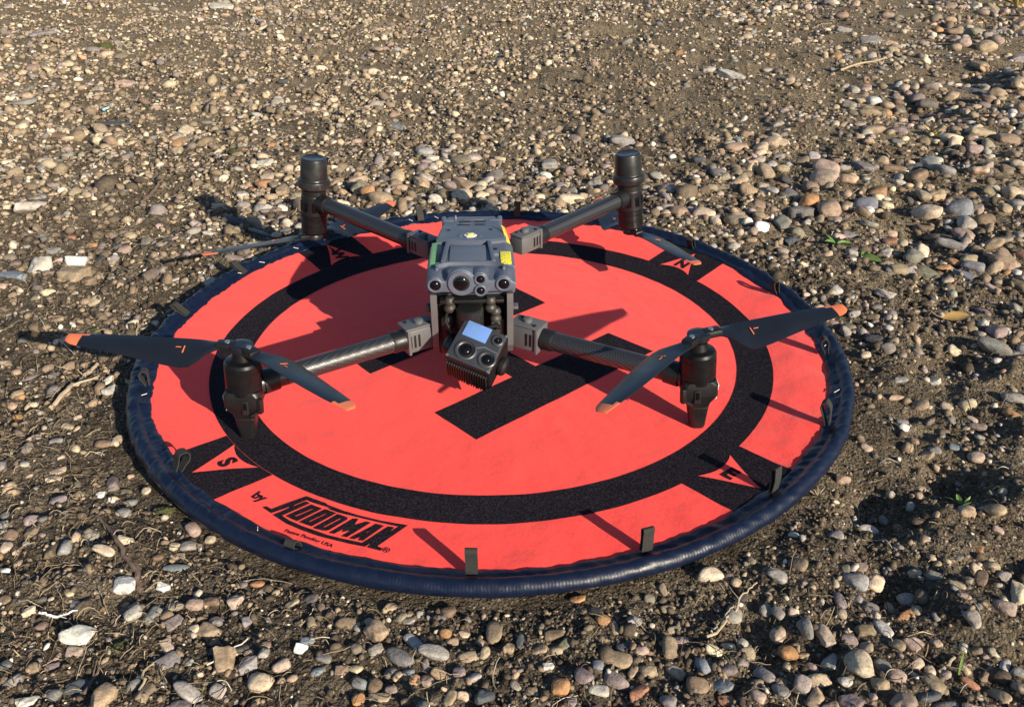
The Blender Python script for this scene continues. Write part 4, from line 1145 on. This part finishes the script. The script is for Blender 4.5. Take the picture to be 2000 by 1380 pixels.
def cover(x, y):
    w = np.exp(-((x[:, None] - CP[:, 0]) ** 2 + (y[:, None] - CP[:, 1]) ** 2) / (2 * CP[:, 3] ** 2)) + 1e-9
    d = (w * CP[:, 2]).sum(1) / w.sum(1)
    patch = perlin(x * 2.3 + 17, y * 2.3) * .9 + perlin(x * 5.3 + 40, y * 5.3) * .8 + perlin(x * 13 + 4, y * 13 + 8) * .6
    return np.clip(d * np.exp(1.9 * patch - .75), .015, .80)


NC = 225000
cy = -0.72 + 5.1 * rng.random(NC) ** 1.0
hw = .85 + .62 * (cy + .62)
cx = (rng.random(NC) * 2 - 1) * hw
keepw = hw / hw.max()
sel = rng.random(NC) < keepw
cx, cy = cx[sel], cy[sel]
dist = np.sqrt((cx - CAM_POS[0]) ** 2 + (cy - CAM_POS[1]) ** 2 + CAM_POS[2] ** 2)
far_t = np.clip((cy - .3) / 2.5, 0, 1)
cov = cover(cx, cy)
rr0 = np.hypot(cx, cy)
near = (cy < -.20) | (rr0 < .62)
rmed = np.where(near, .0050, .0048 + .0075 * cov + .0016 * far_t)
rad = np.exp(rng.normal(0, .42, len(cx))) * rmed
rad = np.clip(rad, .0024 + .0016 * np.clip(dist - 1, 0, 3), np.where(near, .0105, .024 + .01 * far_t))
ok = rr0 > .492 + rad * .6
order = np.argsort(-rad)
cell = .03
gridh = {}


def try_put(x, y, r, k=.80):
    i0, j0 = int(math.floor(x / cell)), int(math.floor(y / cell))
    n = 1 + int((r + .03) / cell)
    for i in range(i0 - n, i0 + n + 1):
        for j in range(j0 - n, j0 + n + 1):
            for (a, b, c) in gridh.get((i, j), ()):
                if (a - x) ** 2 + (b - y) ** 2 < (k * (r + c)) ** 2: return False
    gridh.setdefault((i0, j0), []).append((x, y, r))
    return True


for t in traced:
    gridh.setdefault((int(math.floor(t[0] / cell)), int(math.floor(t[1] / cell))), []).append((t[0], t[1], min(.045, (t[2] + t[3]) / 2)))
chosen = []
dens_ = NC * keepw.mean() / (2 * hw.max() * keepw.mean() * 5.1)
pacc = cov / (dens_ * math.pi * rmed ** 2 * 1.35) * (1 - .35 * far_t) * np.where(near, 1.25, .85)
u = rng.random(len(cx))
for i in order:
    if not ok[i]: continue
    if u[i] > pacc[i]: continue
    if try_put(cx[i], cy[i], rad[i]): chosen.append(i)
chosen = np.array(chosen)
px_, py_, pr_ = cx[chosen], cy[chosen], rad[chosen]
pd_ = dist[chosen]
ppx = 2 * pr_ * 1688.9 * .512 / pd_          # width in the 1024-pixel picture

PAL = [('tan', .27), ('pink', .09), ('grey', .15), ('mauve', .06), ('cream', .16), ('palegrey', .10), ('brown', .11), ('slate', .03), ('bluegrey', .025), ('orange', .03), ('olive', .04), ('white', .015)]
pn = [p for p, _ in PAL]; pw = np.array([w for _, w in PAL]); pw /= pw.sum()
pc = rng.choice(len(pn), len(px_), p=pw)
# angular chips away on the trampled left, worn pebbles elsewhere
ang = np.clip(.30 + .25 * sstep(.9, 1.6, py_) + .4 * sstep(.1, -.4, px_) + .15 * perlin(px_ * 2, py_ * 2), .05, .8)
uk = rng.random(len(px_))
pk = np.where(uk < ang * .65, 'a', np.where(uk < ang, 'f', 'r'))
pa = pr_ * rng.uniform(1.0, 1.30, len(px_)); pb = pr_ * rng.uniform(.72, .98, len(px_))
pz = np.where(pk == 'f', pb * rng.uniform(.35, .55, len(px_)), pb * rng.uniform(.60, .85, len(px_)))
pt_ = rng.uniform(0, 2 * np.pi, len(px_))
pg = gz(px_, py_)

# the largest few pebbles of the scatter are things too
n_extra = 300 - len(traced) - 2
inview = (np.abs(px_ - CAM_POS[0]) < .42 + .50 * (py_ + .60)) & (py_ > -.57) & (py_ < 3.2)
score = np.where(inview, ppx, 0)
extra = np.argsort(-score)[:n_extra]
is_extra = np.zeros(len(px_), bool); is_extra[extra] = True
for i in extra:
    traced.append([px_[i], py_[i], pa[i], pb[i], pz[i], pt_[i], pn[pc[i]], pk[i]])

PROTO = {}
for kd in 'raf':
    for s in range(9):
        P, F = stone_shape(kd, 100 + 31 * s + ord(kd), 2 if kd != 'a' else 3)
        me_o = np_mesh('stone_shape', P, F, M_stone)
        me = me_o.data
        if kd == 'a': me.set_sharp_from_angle(angle=R(55))
        bpy.data.objects.remove(me_o)
        PROTO[(kd, s)] = me

# where a stone lies, told by the compass marks printed on the pad
def place_words(x, y):
    r = math.hypot(x, y)
    b = (math.degrees(YAW - math.atan2(y, x))) % 360        # clockwise from N
    k = int((b + 22.5) // 45) % 8
    nm = ['the N mark', 'the side between N and E', 'the E mark', 'the side between E and S', 'the S mark', 'the side between S and W', 'the W mark', 'the side between W and N'][k]
    dd = r - .49
    if dd < .045: q_ = 'against the rim at'
    elif dd < .12: q_ = 'close off the rim by'
    elif dd < .30: q_ = 'a short way out from'
    elif dd < .9: q_ = 'well out beyond'
    else: q_ = 'far beyond'
    return q_ + ' ' + nm


desc = []
for t in traced:
    L = max(t[2], t[3])
    sz = 'large' if L > .026 else ('small' if L < .0105 else '')
    desc.append((sz + ' ' + CNAME[t[6]] + ' ' + KNAME[t[7]]).strip())
labels = [d + ' ' + place_words(t[0], t[1]) for d, t in zip(desc, traced)]
from collections import Counter
cnt = Counter(labels)
used = set(l for l in labels if cnt[l] == 1)
nwords = lambda l: len(l.replace(',', '').split())
for i, t in enumerate(traced):
    if cnt[labels[i]] < 2: continue
    nbs = sorted(range(len(traced)), key=lambda j: (traced[j][0] - t[0]) ** 2 + (traced[j][1] - t[1]) ** 2)[1:9]
    pw_ = place_words(t[0], t[1]).replace('the side between ', '').replace(' and ', '-')
    cands = []
    for nb in nbs:
        dn = 'a ' + desc[nb].replace('rounded ', '').replace('angular ', '')
        side = 'nearer the pad than' if math.hypot(traced[nb][0], traced[nb][1]) > math.hypot(t[0], t[1]) else 'further out than'
        for base_ in (desc[i], CNAME[t[6]] + ' ' + KNAME[t[7]].split()[-1]):
            cands.append(base_ + ' ' + pw_ + ', ' + side + ' ' + dn)
            cands.append(base_ + ' ' + pw_ + ', beside ' + dn)
    for n1, n2 in zip(nbs, nbs[1:]):
        cands.append(CNAME[t[6]] + ' ' + KNAME[t[7]].split()[-1] + ' ' + pw_ + ', between ' + CNAME[traced[n1][6]] + ' and ' + CNAME[traced[n2][6]] + ' ones')
    for c_ in cands:
        if nwords(c_) <= 16 and c_ not in used:
            labels[i] = c_; break
    used.add(labels[i])
for i, t in enumerate(traced):
    x, y, A, B, C_, thr, cn, kd = t
    me = PROTO[(kd, i % 9)]
    o = bpy.data.objects.new('pebble' if kd == 'r' else 'stone', me)
    COL.objects.link(o)
    z = float(gz(x, y))
    o.location = (x, y, z + C_ * (.42 if kd != 'f' else .45))
    o.scale = (A, B, C_)
    g_ = np.random.default_rng(900 + i)
    o.rotation_euler = (g_.normal(0, .16), g_.normal(0, .16), thr + (math.pi if g_.random() < .5 else 0))
    c = np.array(COLOURS[cn]) * .98 * g_.uniform(.85, 1.15) * g_.uniform(.96, 1.04, 3)
    o.color = (*[float(q_) for q_ in c], 1.0)
    tag(o, labels[i], 'stone' if kd != 'r' else 'pebble', 'stones and pebbles lying loose on the yard')


def rot_zxy(a, b, c):
    ca, sa, cb, sb, cc, sc_ = np.cos(a), np.sin(a), np.cos(b), np.sin(b), np.cos(c), np.sin(c)
    z = np.zeros_like(a); o = np.ones_like(a)
    Rx = np.stack([o, z, z, z, ca, -sa, z, sa, ca], 1).reshape(-1, 3, 3)
    Ry = np.stack([cb, z, sb, z, o, z, -sb, z, cb], 1).reshape(-1, 3, 3)
    Rz = np.stack([cc, -sc_, z, sc_, cc, z, z, z, o], 1).reshape(-1, 3, 3)
    return Rz @ Ry @ Rx


def scatter_mesh(name, X, Y, Z, A, B, C_, T, tilt, kind, lod, colr, mat, seeds=7):
    Vs, Fs, Cs = [], [], []
    off = 0
    sd = rng.integers(0, seeds, len(X))
    for kd in np.unique(kind):
        for l in np.unique(lod):
            for s in range(seeds):
                m = (kind == kd) & (lod == l) & (sd == s)
                if not m.any(): continue
                P, F = stone_shape(str(kd), 500 + 17 * s + ord(str(kd)), int(l))
                Rm = rot_zxy(rng.normal(0, tilt, m.sum()), rng.normal(0, tilt, m.sum()), T[m])
                Q = P[None] * np.stack([A[m], B[m], C_[m]], 1)[:, None, :]
                Q = np.einsum('nij,nkj->nki', Rm, Q) + np.stack([X[m], Y[m], Z[m]], 1)[:, None, :]
                n, k = Q.shape[:2]
                Vs.append(Q.reshape(-1, 3))
                Fs.append((F[None] + (np.arange(n) * k)[:, None, None] + off).reshape(-1, 3))
                Cs.append(np.repeat(colr[m], k, 0))
                off += n * k
    return np_mesh(name, np.concatenate(Vs), np.concatenate(Fs), mat, col=np.concatenate(Cs))


m = ~is_extra
colr = np.array([COLOURS[n] for n in pn])[pc]
colr = (colr * .80 + .20 * np.array([.30, .235, .165])) * rng.uniform(.55, 1.42, (len(pc), 1)) * rng.uniform(.95, 1.05, (len(pc), 3))
lod = np.where(ppx > 11, 2, np.where(ppx > 3.4, 1, 0))
gv = scatter_mesh('gravel', px_[m], py_[m], (pg + pz * np.where(cov[chosen] > .45, .40, .16))[m], pa[m], pb[m], pz[m], pt_[m], .22, pk[m], lod[m], colr[m], M_gravel)
tag(gv, 'countless small mixed pebbles and chips strewn over the brown soil', 'gravel', kind='stuff')

# grit: crumbs of soil and chips a few millimetres across, thick near the pad
NG = 98000
d_ = .42 * (4.6 / .42) ** (rng.random(NG) ** 1.0)
aa = rng.uniform(-.76, .76, NG)
qx = CAM_POS[0] + d_ * np.tan(aa); qy = CAM_POS[1] + d_ * .95
ok = (np.hypot(qx, qy) > .494) & (qy > -.72) & (np.abs(qx) < .46 + .56 * (qy + .62))
ok &= rng.random(len(qx)) < np.clip(.62 + .75 * perlin(qx * 2.9 + 5, qy * 2.9 + 2) + .5 * perlin(qx * 8, qy * 8 + 30), .12, 1)
qx, qy, d_ = qx[ok], qy[ok], d_[ok]
qr = np.exp(rng.normal(0, .5, len(qx))) * .0017 * np.clip(d_ / .8, .85, 2.2)
qc = rng.random(len(qx))
gcol = np.array([(.075, .057, .040), (.125, .097, .067), (.24, .175, .115), (.34, .26, .18), (.50, .43, .34), (.62, .58, .50), (.20, .17, .16)])
pale_ = np.clip(.35 + .5 * sstep(.1, -.35, qx) + .35 * sstep(.8, 2.2, qy), 0, 1)
gi = np.where(rng.random(len(qx)) < .16 * pale_, rng.choice([2, 3, 4, 5], len(qx), p=[.35, .35, .20, .10]), rng.choice(7, len(qx), p=[.42, .32, .13, .05, .015, .005, .06]))
gcl = gcol[gi] * rng.uniform(.75, 1.25, (len(qx), 1)) * (1 + .9 * sstep(.4, 1.8, qy) * (gi < 2))[:, None]
# tan and cream chips, thick on the far trampled side
NCH = 26000
ch_y = .45 + 3.7 * rng.random(NCH) ** 1.25
ch_x = CAM_POS[0] - (.46 + .56 * (ch_y + .62)) * (1 - 1.55 * rng.random(NCH))
ch_d = np.hypot(ch_x - CAM_POS[0], ch_y - CAM_POS[1])
keep = (np.hypot(ch_x, ch_y) > .50) & (rng.random(NCH) < np.clip(.58 - .66 * sstep(-.55, .45, ch_x - .10 * ch_y) * (1 - .7 * sstep(2.6, 3.4, ch_y)) + .75 * perlin(ch_x * 3.3 + 9, ch_y * 3.3) + .4 * perlin(ch_x * 9, ch_y * 9 + 70), .04, 1))
ch_x, ch_y, ch_d = ch_x[keep], ch_y[keep], ch_d[keep]
ch_r = np.exp(rng.normal(0, .42, len(ch_x))) * .0030 * np.clip(ch_d / 1.4, 1, 2.0)
ccol = np.array([(.26, .195, .125), (.36, .28, .185), (.47, .385, .265), (.60, .52, .38), (.20, .165, .14), (.30, .215, .165), (.14, .105, .075)])
ch_c = ccol[rng.choice(7, len(ch_x), p=[.24, .22, .17, .08, .11, .10, .08])] * rng.uniform(.75, 1.2, (len(ch_x), 1))
qx = np.concatenate([qx, ch_x]); qy = np.concatenate([qy, ch_y]); qr = np.concatenate([qr, ch_r]); gcl = np.concatenate([gcl, ch_c])
gk = np.full(len(qx), 'a')
gt = scatter_mesh('grit', qx, qy, gz(qx, qy) + qr * .25, qr * rng.uniform(.9, 1.4, len(qx)), qr * rng.uniform(.7, 1.0, len(qx)), qr * rng.uniform(.5, .9, len(qx)),
                  rng.uniform(0, 6.28, len(qx)), .5, gk, np.zeros(len(qx), int), gcl, M_gravel, 5)
tag(gt, 'fine crumbs of soil and stone chips between the pebbles', 'grit', kind='stuff')

# ------------------------------------------------------------------ straw litter
SX, SY, SL, SW = [], [], [], []
zones = [(-.38, -.50, .16, .10, 420), (-.50, -.25, .12, .14, 300), (-.62, .10, .14, .25, 300), (-.75, .65, .25, .3, 420), (-1.1, 1.4, .5, .6, 520), (.0, -.56, .3, .05, 160), (.40, -.50, .14, .10, 130),
         (.60, .1, .12, .2, 120), (.9, .7, .3, .3, 160), (1.4, 1.9, .5, .5, 200), (-.2, 2.2, 1.0, .9, 420), (-.2, .8, .5, .2, 160)]
V_, F_, C_S = [], [], []
off = 0
for (zx, zy, sx_, sy_, n) in zones:
    for _ in range(int(n * 1.5)):
        x, y = zx + rng.normal() * sx_, zy + rng.normal() * sy_
        if math.hypot(x, y) < .50: continue
        D = math.hypot(x - CAM_POS[0], y - CAM_POS[1]) + .3
        L = float(np.clip(np.exp(rng.normal(math.log(.011), .55)), .004, .060)) * (1 + .25 * D)
        w = rng.uniform(.00018, .00062) * (.6 + .35 * D)
        a = rng.uniform(0, 6.28); cv = rng.normal(0, .55)
        pts = []
        NSEG = 5
        xx, yy = x, y
        for s in range(NSEG + 1):
            pts.append((xx, yy)); xx += L / NSEG * math.cos(a); yy += L / NSEG * math.sin(a); a += cv / NSEG + rng.normal(0, .12)
        P = np.array(pts)
        if (np.hypot(P[:, 0], P[:, 1]) < .495).any(): continue
        lift_ = rng.uniform(.0010, .006)
        z = gz(P[:, 0], P[:, 1]) + .0015 + lift_ * np.sin(np.linspace(0, math.pi, NSEG + 1)) + rng.uniform(0, .004) * np.linspace(0, 1, NSEG + 1)
        dx = np.gradient(P[:, 0]); dy = np.gradient(P[:, 1]); l_ = np.hypot(dx, dy) + 1e-9
        nx_, ny_ = -dy / l_ * w, dx / l_ * w
        ring = np.stack([np.stack([P[:, 0] + nx_, P[:, 1] + ny_, z], 1), np.stack([P[:, 0], P[:, 1], z + w * 1.1], 1), np.stack([P[:, 0] - nx_, P[:, 1] - ny_, z], 1)], 1)
        V_.append(ring.reshape(-1, 3))
        cS = np.array([(.42, .34, .22), (.30, .235, .15), (.17, .125, .08), (.07, .052, .036), (.55, .49, .38)][rng.choice(5, p=[.20, .28, .27, .18, .07])]) * rng.uniform(.8, 1.15)
        C_S.append(np.repeat(cS[None], ring.shape[0] * 3, 0))
        for s in range(NSEG):
            for k_ in range(3):
                k2 = (k_ + 1) % 3
                F_.append((off + s * 3 + k_, off + s * 3 + k2, off + (s + 1) * 3 + k2, off + (s + 1) * 3 + k_))
        off += (NSEG + 1) * 3
st = np_mesh('straw_litter', np.concatenate(V_), np.array(F_), M_gravel, col=np.concatenate(C_S))
tag(st, 'thin dry straws and root fibres littering the soil', 'straw', kind='stuff')

# ------------------------------------------------------------------ twigs, roots, leaves, weeds
def strand(name, pts, r0, r1, mat, label, cat, lift=.003, wob=.002, branches=(), group=None):
    g_ = np.random.default_rng(int(abs(pts[0][0]) * 1e4) + len(pts))
    P = []
    for i in range(len(pts) - 1):
        for k in range(6):
            u = k / 6
            P.append((pts[i][0] * (1 - u) + pts[i + 1][0] * u, pts[i][1] * (1 - u) + pts[i + 1][1] * u))
    P.append(tuple(pts[-1]))
    P = np.array(P) + g_.normal(0, wob * .35, (len(P), 2))
    zz = gz(P[:, 0], P[:, 1])
    zz = np.convolve(np.pad(zz, 2, 'edge'), np.ones(5) / 5, 'valid') + lift
    n = len(P)
    mb = MB()
    rad_ = [(r0 + (r1 - r0) * i / (n - 1)) * g_.uniform(.85, 1.15) for i in range(n)]
    mb.tube([(P[i][0], P[i][1], zz[i] + g_.normal(0, wob * .2)) for i in range(n)], rad_, 7)
    for (i, ang_, L, rb) in branches:
        d = P[min(i + 1, n - 1)] - P[max(0, i - 1)]
        a = math.atan2(d[1], d[0]) + R(ang_)
        bp = [(P[i][0] + L * u * math.cos(a) , P[i][1] + L * u * math.sin(a), zz[i] + .004 * u + g_.normal(0, .0006)) for u in (0, .35, .7, 1)]
        mb.tube(bp, [rb, rb * .8, rb * .6, rb * .35], 6)
    return tag(mb.build(name, mat), label, cat, group)


strand('twig', [(-.413, -.364), (-.385, -.393), (-.36, -.425), (-.34, -.448), (-.329, -.468)], .0016, .0031, M_twig, 'dark brown twig beside the bright white stone, off the S mark', 'twig', .004, .003, ((14, -35, .022, .0012), (20, 40, .014, .001)))
strand('root', [(-.561, -.151), (-.557, -.108), (-.558, -.068), (-.556, -.026)], .0034, .0022, M_root, 'thick pale root lying under the outer propeller blade shadow', 'root', .005, .005, ((7, -70, .035, .0020), (13, 50, .012, .0012)))
strand('root', [(.21, -.518), (.226, -.498), (.241, -.478)], .0016, .0010, M_root, 'short pale root in the soil hollow, shorter of the two', 'root', .005, .003)
strand('root', [(.201, -.531), (.227, -.504), (.244, -.477), (.26, -.468)], .0013, .0007, M_root, 'forked pale root in the soil hollow, longer of the two', 'root', .006, .003, ((11, 55, .014, .0006),))
strand('straw_stalk', [(1.111, 1.848), (1.224, 1.928), (1.329, 2.031)], .0040, .0022, M_straw, 'long straw stalk across the far pebble bank', 'straw stalk', .012, .003)
strand('twig', [(-.725, .607), (-.725, .67), (-.723, .726)], .0038, .0024, M_twig, 'short black twig near the rear rotor shadow', 'twig', .006, .003)
strand('twig', [(.157, .931), (.171, .87), (.191, .82)], .0022, .0028, M_twig, 'thin reddish twig among pebbles behind the drone', 'twig', .010, .004, ((6, 40, .03, .0016), (10, -45, .025, .0014)))
strand('straw_stalk', [(.394, -.565), (.413, -.552)], .0018, .0012, M_straw, 'bent yellow straw beside the single green grass blade', 'straw stalk', .004, .002)
strand('needle', [(-.631, .035), (-.601, .004)], .0006, .0004, M_pale, 'thin white needle crossing the soil beside the outermost orange blade tip', 'needle', .006, .0)
strand('straw_stalk', [(-.239, -.561), (-.209, -.53)], .0008, .0006, M_pale, 'looped pale stalk on the soil straight out from the lettering', 'straw stalk', .006, .003)
strand('root', [(-.283, -.591), (-.291, -.565), (-.284, -.551)], .0014, .0008, M_straw, 'curled tan root at the lower picture edge beyond the S mark', 'root', .004, .003)
strand('twig', [(-.337, -.581), (-.333, -.556)], .0016, .0010, M_twig, 'dark twig leaning by the rough tan stone beyond the S mark', 'twig', .005, .002, ((3, 20, .02, .0009),))
strand('twig', [(-.524, .042), (-.545, .10)], .0016, .0010, M_root, 'slender straw coloured twig by the rim above the propeller blade', 'twig', .005, .003)
strand('plastic_strip', [(-.411, -.499), (-.395, -.500), (-.379, -.494)], .0012, .0006, M_quill, 'thin white plastic strip above the rough white stone', 'plastic strip', .007, .002, ((4, -18, .02, .0007),))
strand('plastic_strip', [(-1.115, 1.365), (-1.100, 1.378)], .0035, .0020, M_blue, 'small light blue plastic shred by the slate sliver', 'plastic strip', .010, .003)


def leaf_mesh(L, w, curl, fold):
    """a leaf blade along +x with a midrib fold, some thickness and a curl"""
    mb = MB(); rows = 9
    top, bot = [], []
    for i in range(rows):
        u = i / (rows - 1)
        wd = w * (math.sin(math.pi * min(1, u * .92 + .05)) ** .8)
        for s in (-1, -.5, 0, .5, 1):
            z = curl * L * u * u + fold * abs(s) * wd + .04 * wd * math.sin(7 * u + 2 * s)
            top.append((L * u, s * wd, z)); bot.append((L * u, s * wd, z - .0003))
    n = 5
    fs = []
    for i in range(rows - 1):
        for j in range(n - 1):
            fs.append([i * n + j, (i + 1) * n + j, (i + 1) * n + j + 1, i * n + j + 1])
    mb.add(top, [f_[::-1] for f_ in fs]); mb.add(bot, fs)
    return mb


def single_leaf(x, y, L, w, rz, mat, label, tilt=.15, curl=.1):
    t = empty('fallen_leaf', (x, y, float(gz(x, y)) + .006), rz)
    tag(t, label, 'leaf')
    b = leaf_mesh(L, w, curl, .25).build('leaf_blade', mat, t); b.rotation_euler = (tilt, -.12, 0); b.location = (-L / 2, 0, 0)
    s = MB().tube([(-L / 2, 0, 0), (-L * .75, .003, .002), (-L * .95, .008, .006)], [.0008, .0006, .0004], 6).build('leaf_stalk', mat, t)


single_leaf(.693, .074, .036, .012, R(-12), M_leafdry, 'dry yellow leaf with a stalk on bare soil out from the N and E side')
single_leaf(.919, .926, .040, .012, R(150), M_leafrust, 'rust brown curled leaf scrap among the pebbles of the upper bank', .3, .5)
single_leaf(-.221, .785, .030, .009, R(20), M_leafdry, 'small orange leaf scrap among pebbles behind the drone', .2, .2)


def weed(x, y, n, L, w, label, name='weed', mat=None, spread=.5, seed=1):
    g_ = np.random.default_rng(seed)
    t = empty(name, (x, y, float(gz(x, y)) + .001))
    tag(t, label, 'weed')
    for k in range(n):
        l_ = leaf_mesh(L * g_.uniform(.35, 1.1), w * g_.uniform(.6, 1.1), g_.uniform(-.25, .15), .45)
        b = l_.build('leaf', mat or M_weed, t)
        b.rotation_euler = (g_.normal(0, .35), -g_.uniform(spread * .3, spread * 2.0), 6.28 * k / n + g_.normal(0, .7))
    return t


weed(.512, -.348, 7, .022, .0032, 'bright green weed seedling in the shaded hollow beyond the E mark', seed=3)
weed(.609, .366, 7, .030, .0060, 'small green weed among pebbles beyond the N mark, the leafier one', seed=5, spread=.3)
weed(.640, .318, 3, .034, .0070, 'flat green weed leaves beside the leafier weed beyond the N mark', seed=6, spread=.12)
weed(1.099, 1.102, 9, .045, .0050, 'pale green grassy weed in the far pebble bank', mat=M_drygrass, seed=8)
weed(2.486, 3.399, 40, .22, .008, 'dry yellow grass tuft at the far upper corner of the yard', 'grass_tuft', M_drygrass, .9, 9)
gb = empty('grass_shoot', (.409, -.570, float(gz(.409, -.570))))
tag(gb, 'single upright green grass blade among the bottom pebbles', 'grass')
b = leaf_mesh(.030, .0012, .1, .3).build('green_leaf', M_weed, gb); b.rotation_euler = (0, R(-78), R(100))
weed(.365, -.325, 12, .020, .0007, 'pale dry grass tuft against the rim by the E mark', 'grass_tuft', M_straw, .5, 12)


def moss(x, y, r, label, seed):
    g_ = np.random.default_rng(seed)
    P, F = stone_shape('r', seed, 3)
    P = P * (1 + .10 * np.sin(P @ (g_.normal(size=(3, 8)) * 14)).mean(1)[:, None] * 2.5)
    bump = g_.uniform(.62, 1.3, len(P))[:, None]
    V = P * bump * np.array([r, r * .8, r * .42]) + np.array([x, y, float(gz(x, y)) + r * .06])
    o = np_mesh('moss_clump', V, F, M_moss)
    tag(o, label, 'moss')


moss(-.633, .961, .016, 'olive green moss clump on the pebbles behind the rear rotor', 1)
moss(-.350, -.345, .009, 'dark moss clump tucked under the rim near the S mark', 2)
moss(-.329, -.532, .010, 'flat moss patch among straws below the rough white stone', 3)
moss(-1.513, 2.348, .030, 'dark green moss clump far out on the yard', 4)
moss(-.601, .077, .009, 'small moss clump between pebbles beyond the W and S side', 5)

print('TRIS', sum(len(o.data.polygons) for o in SC.objects if o.type == 'MESH'))
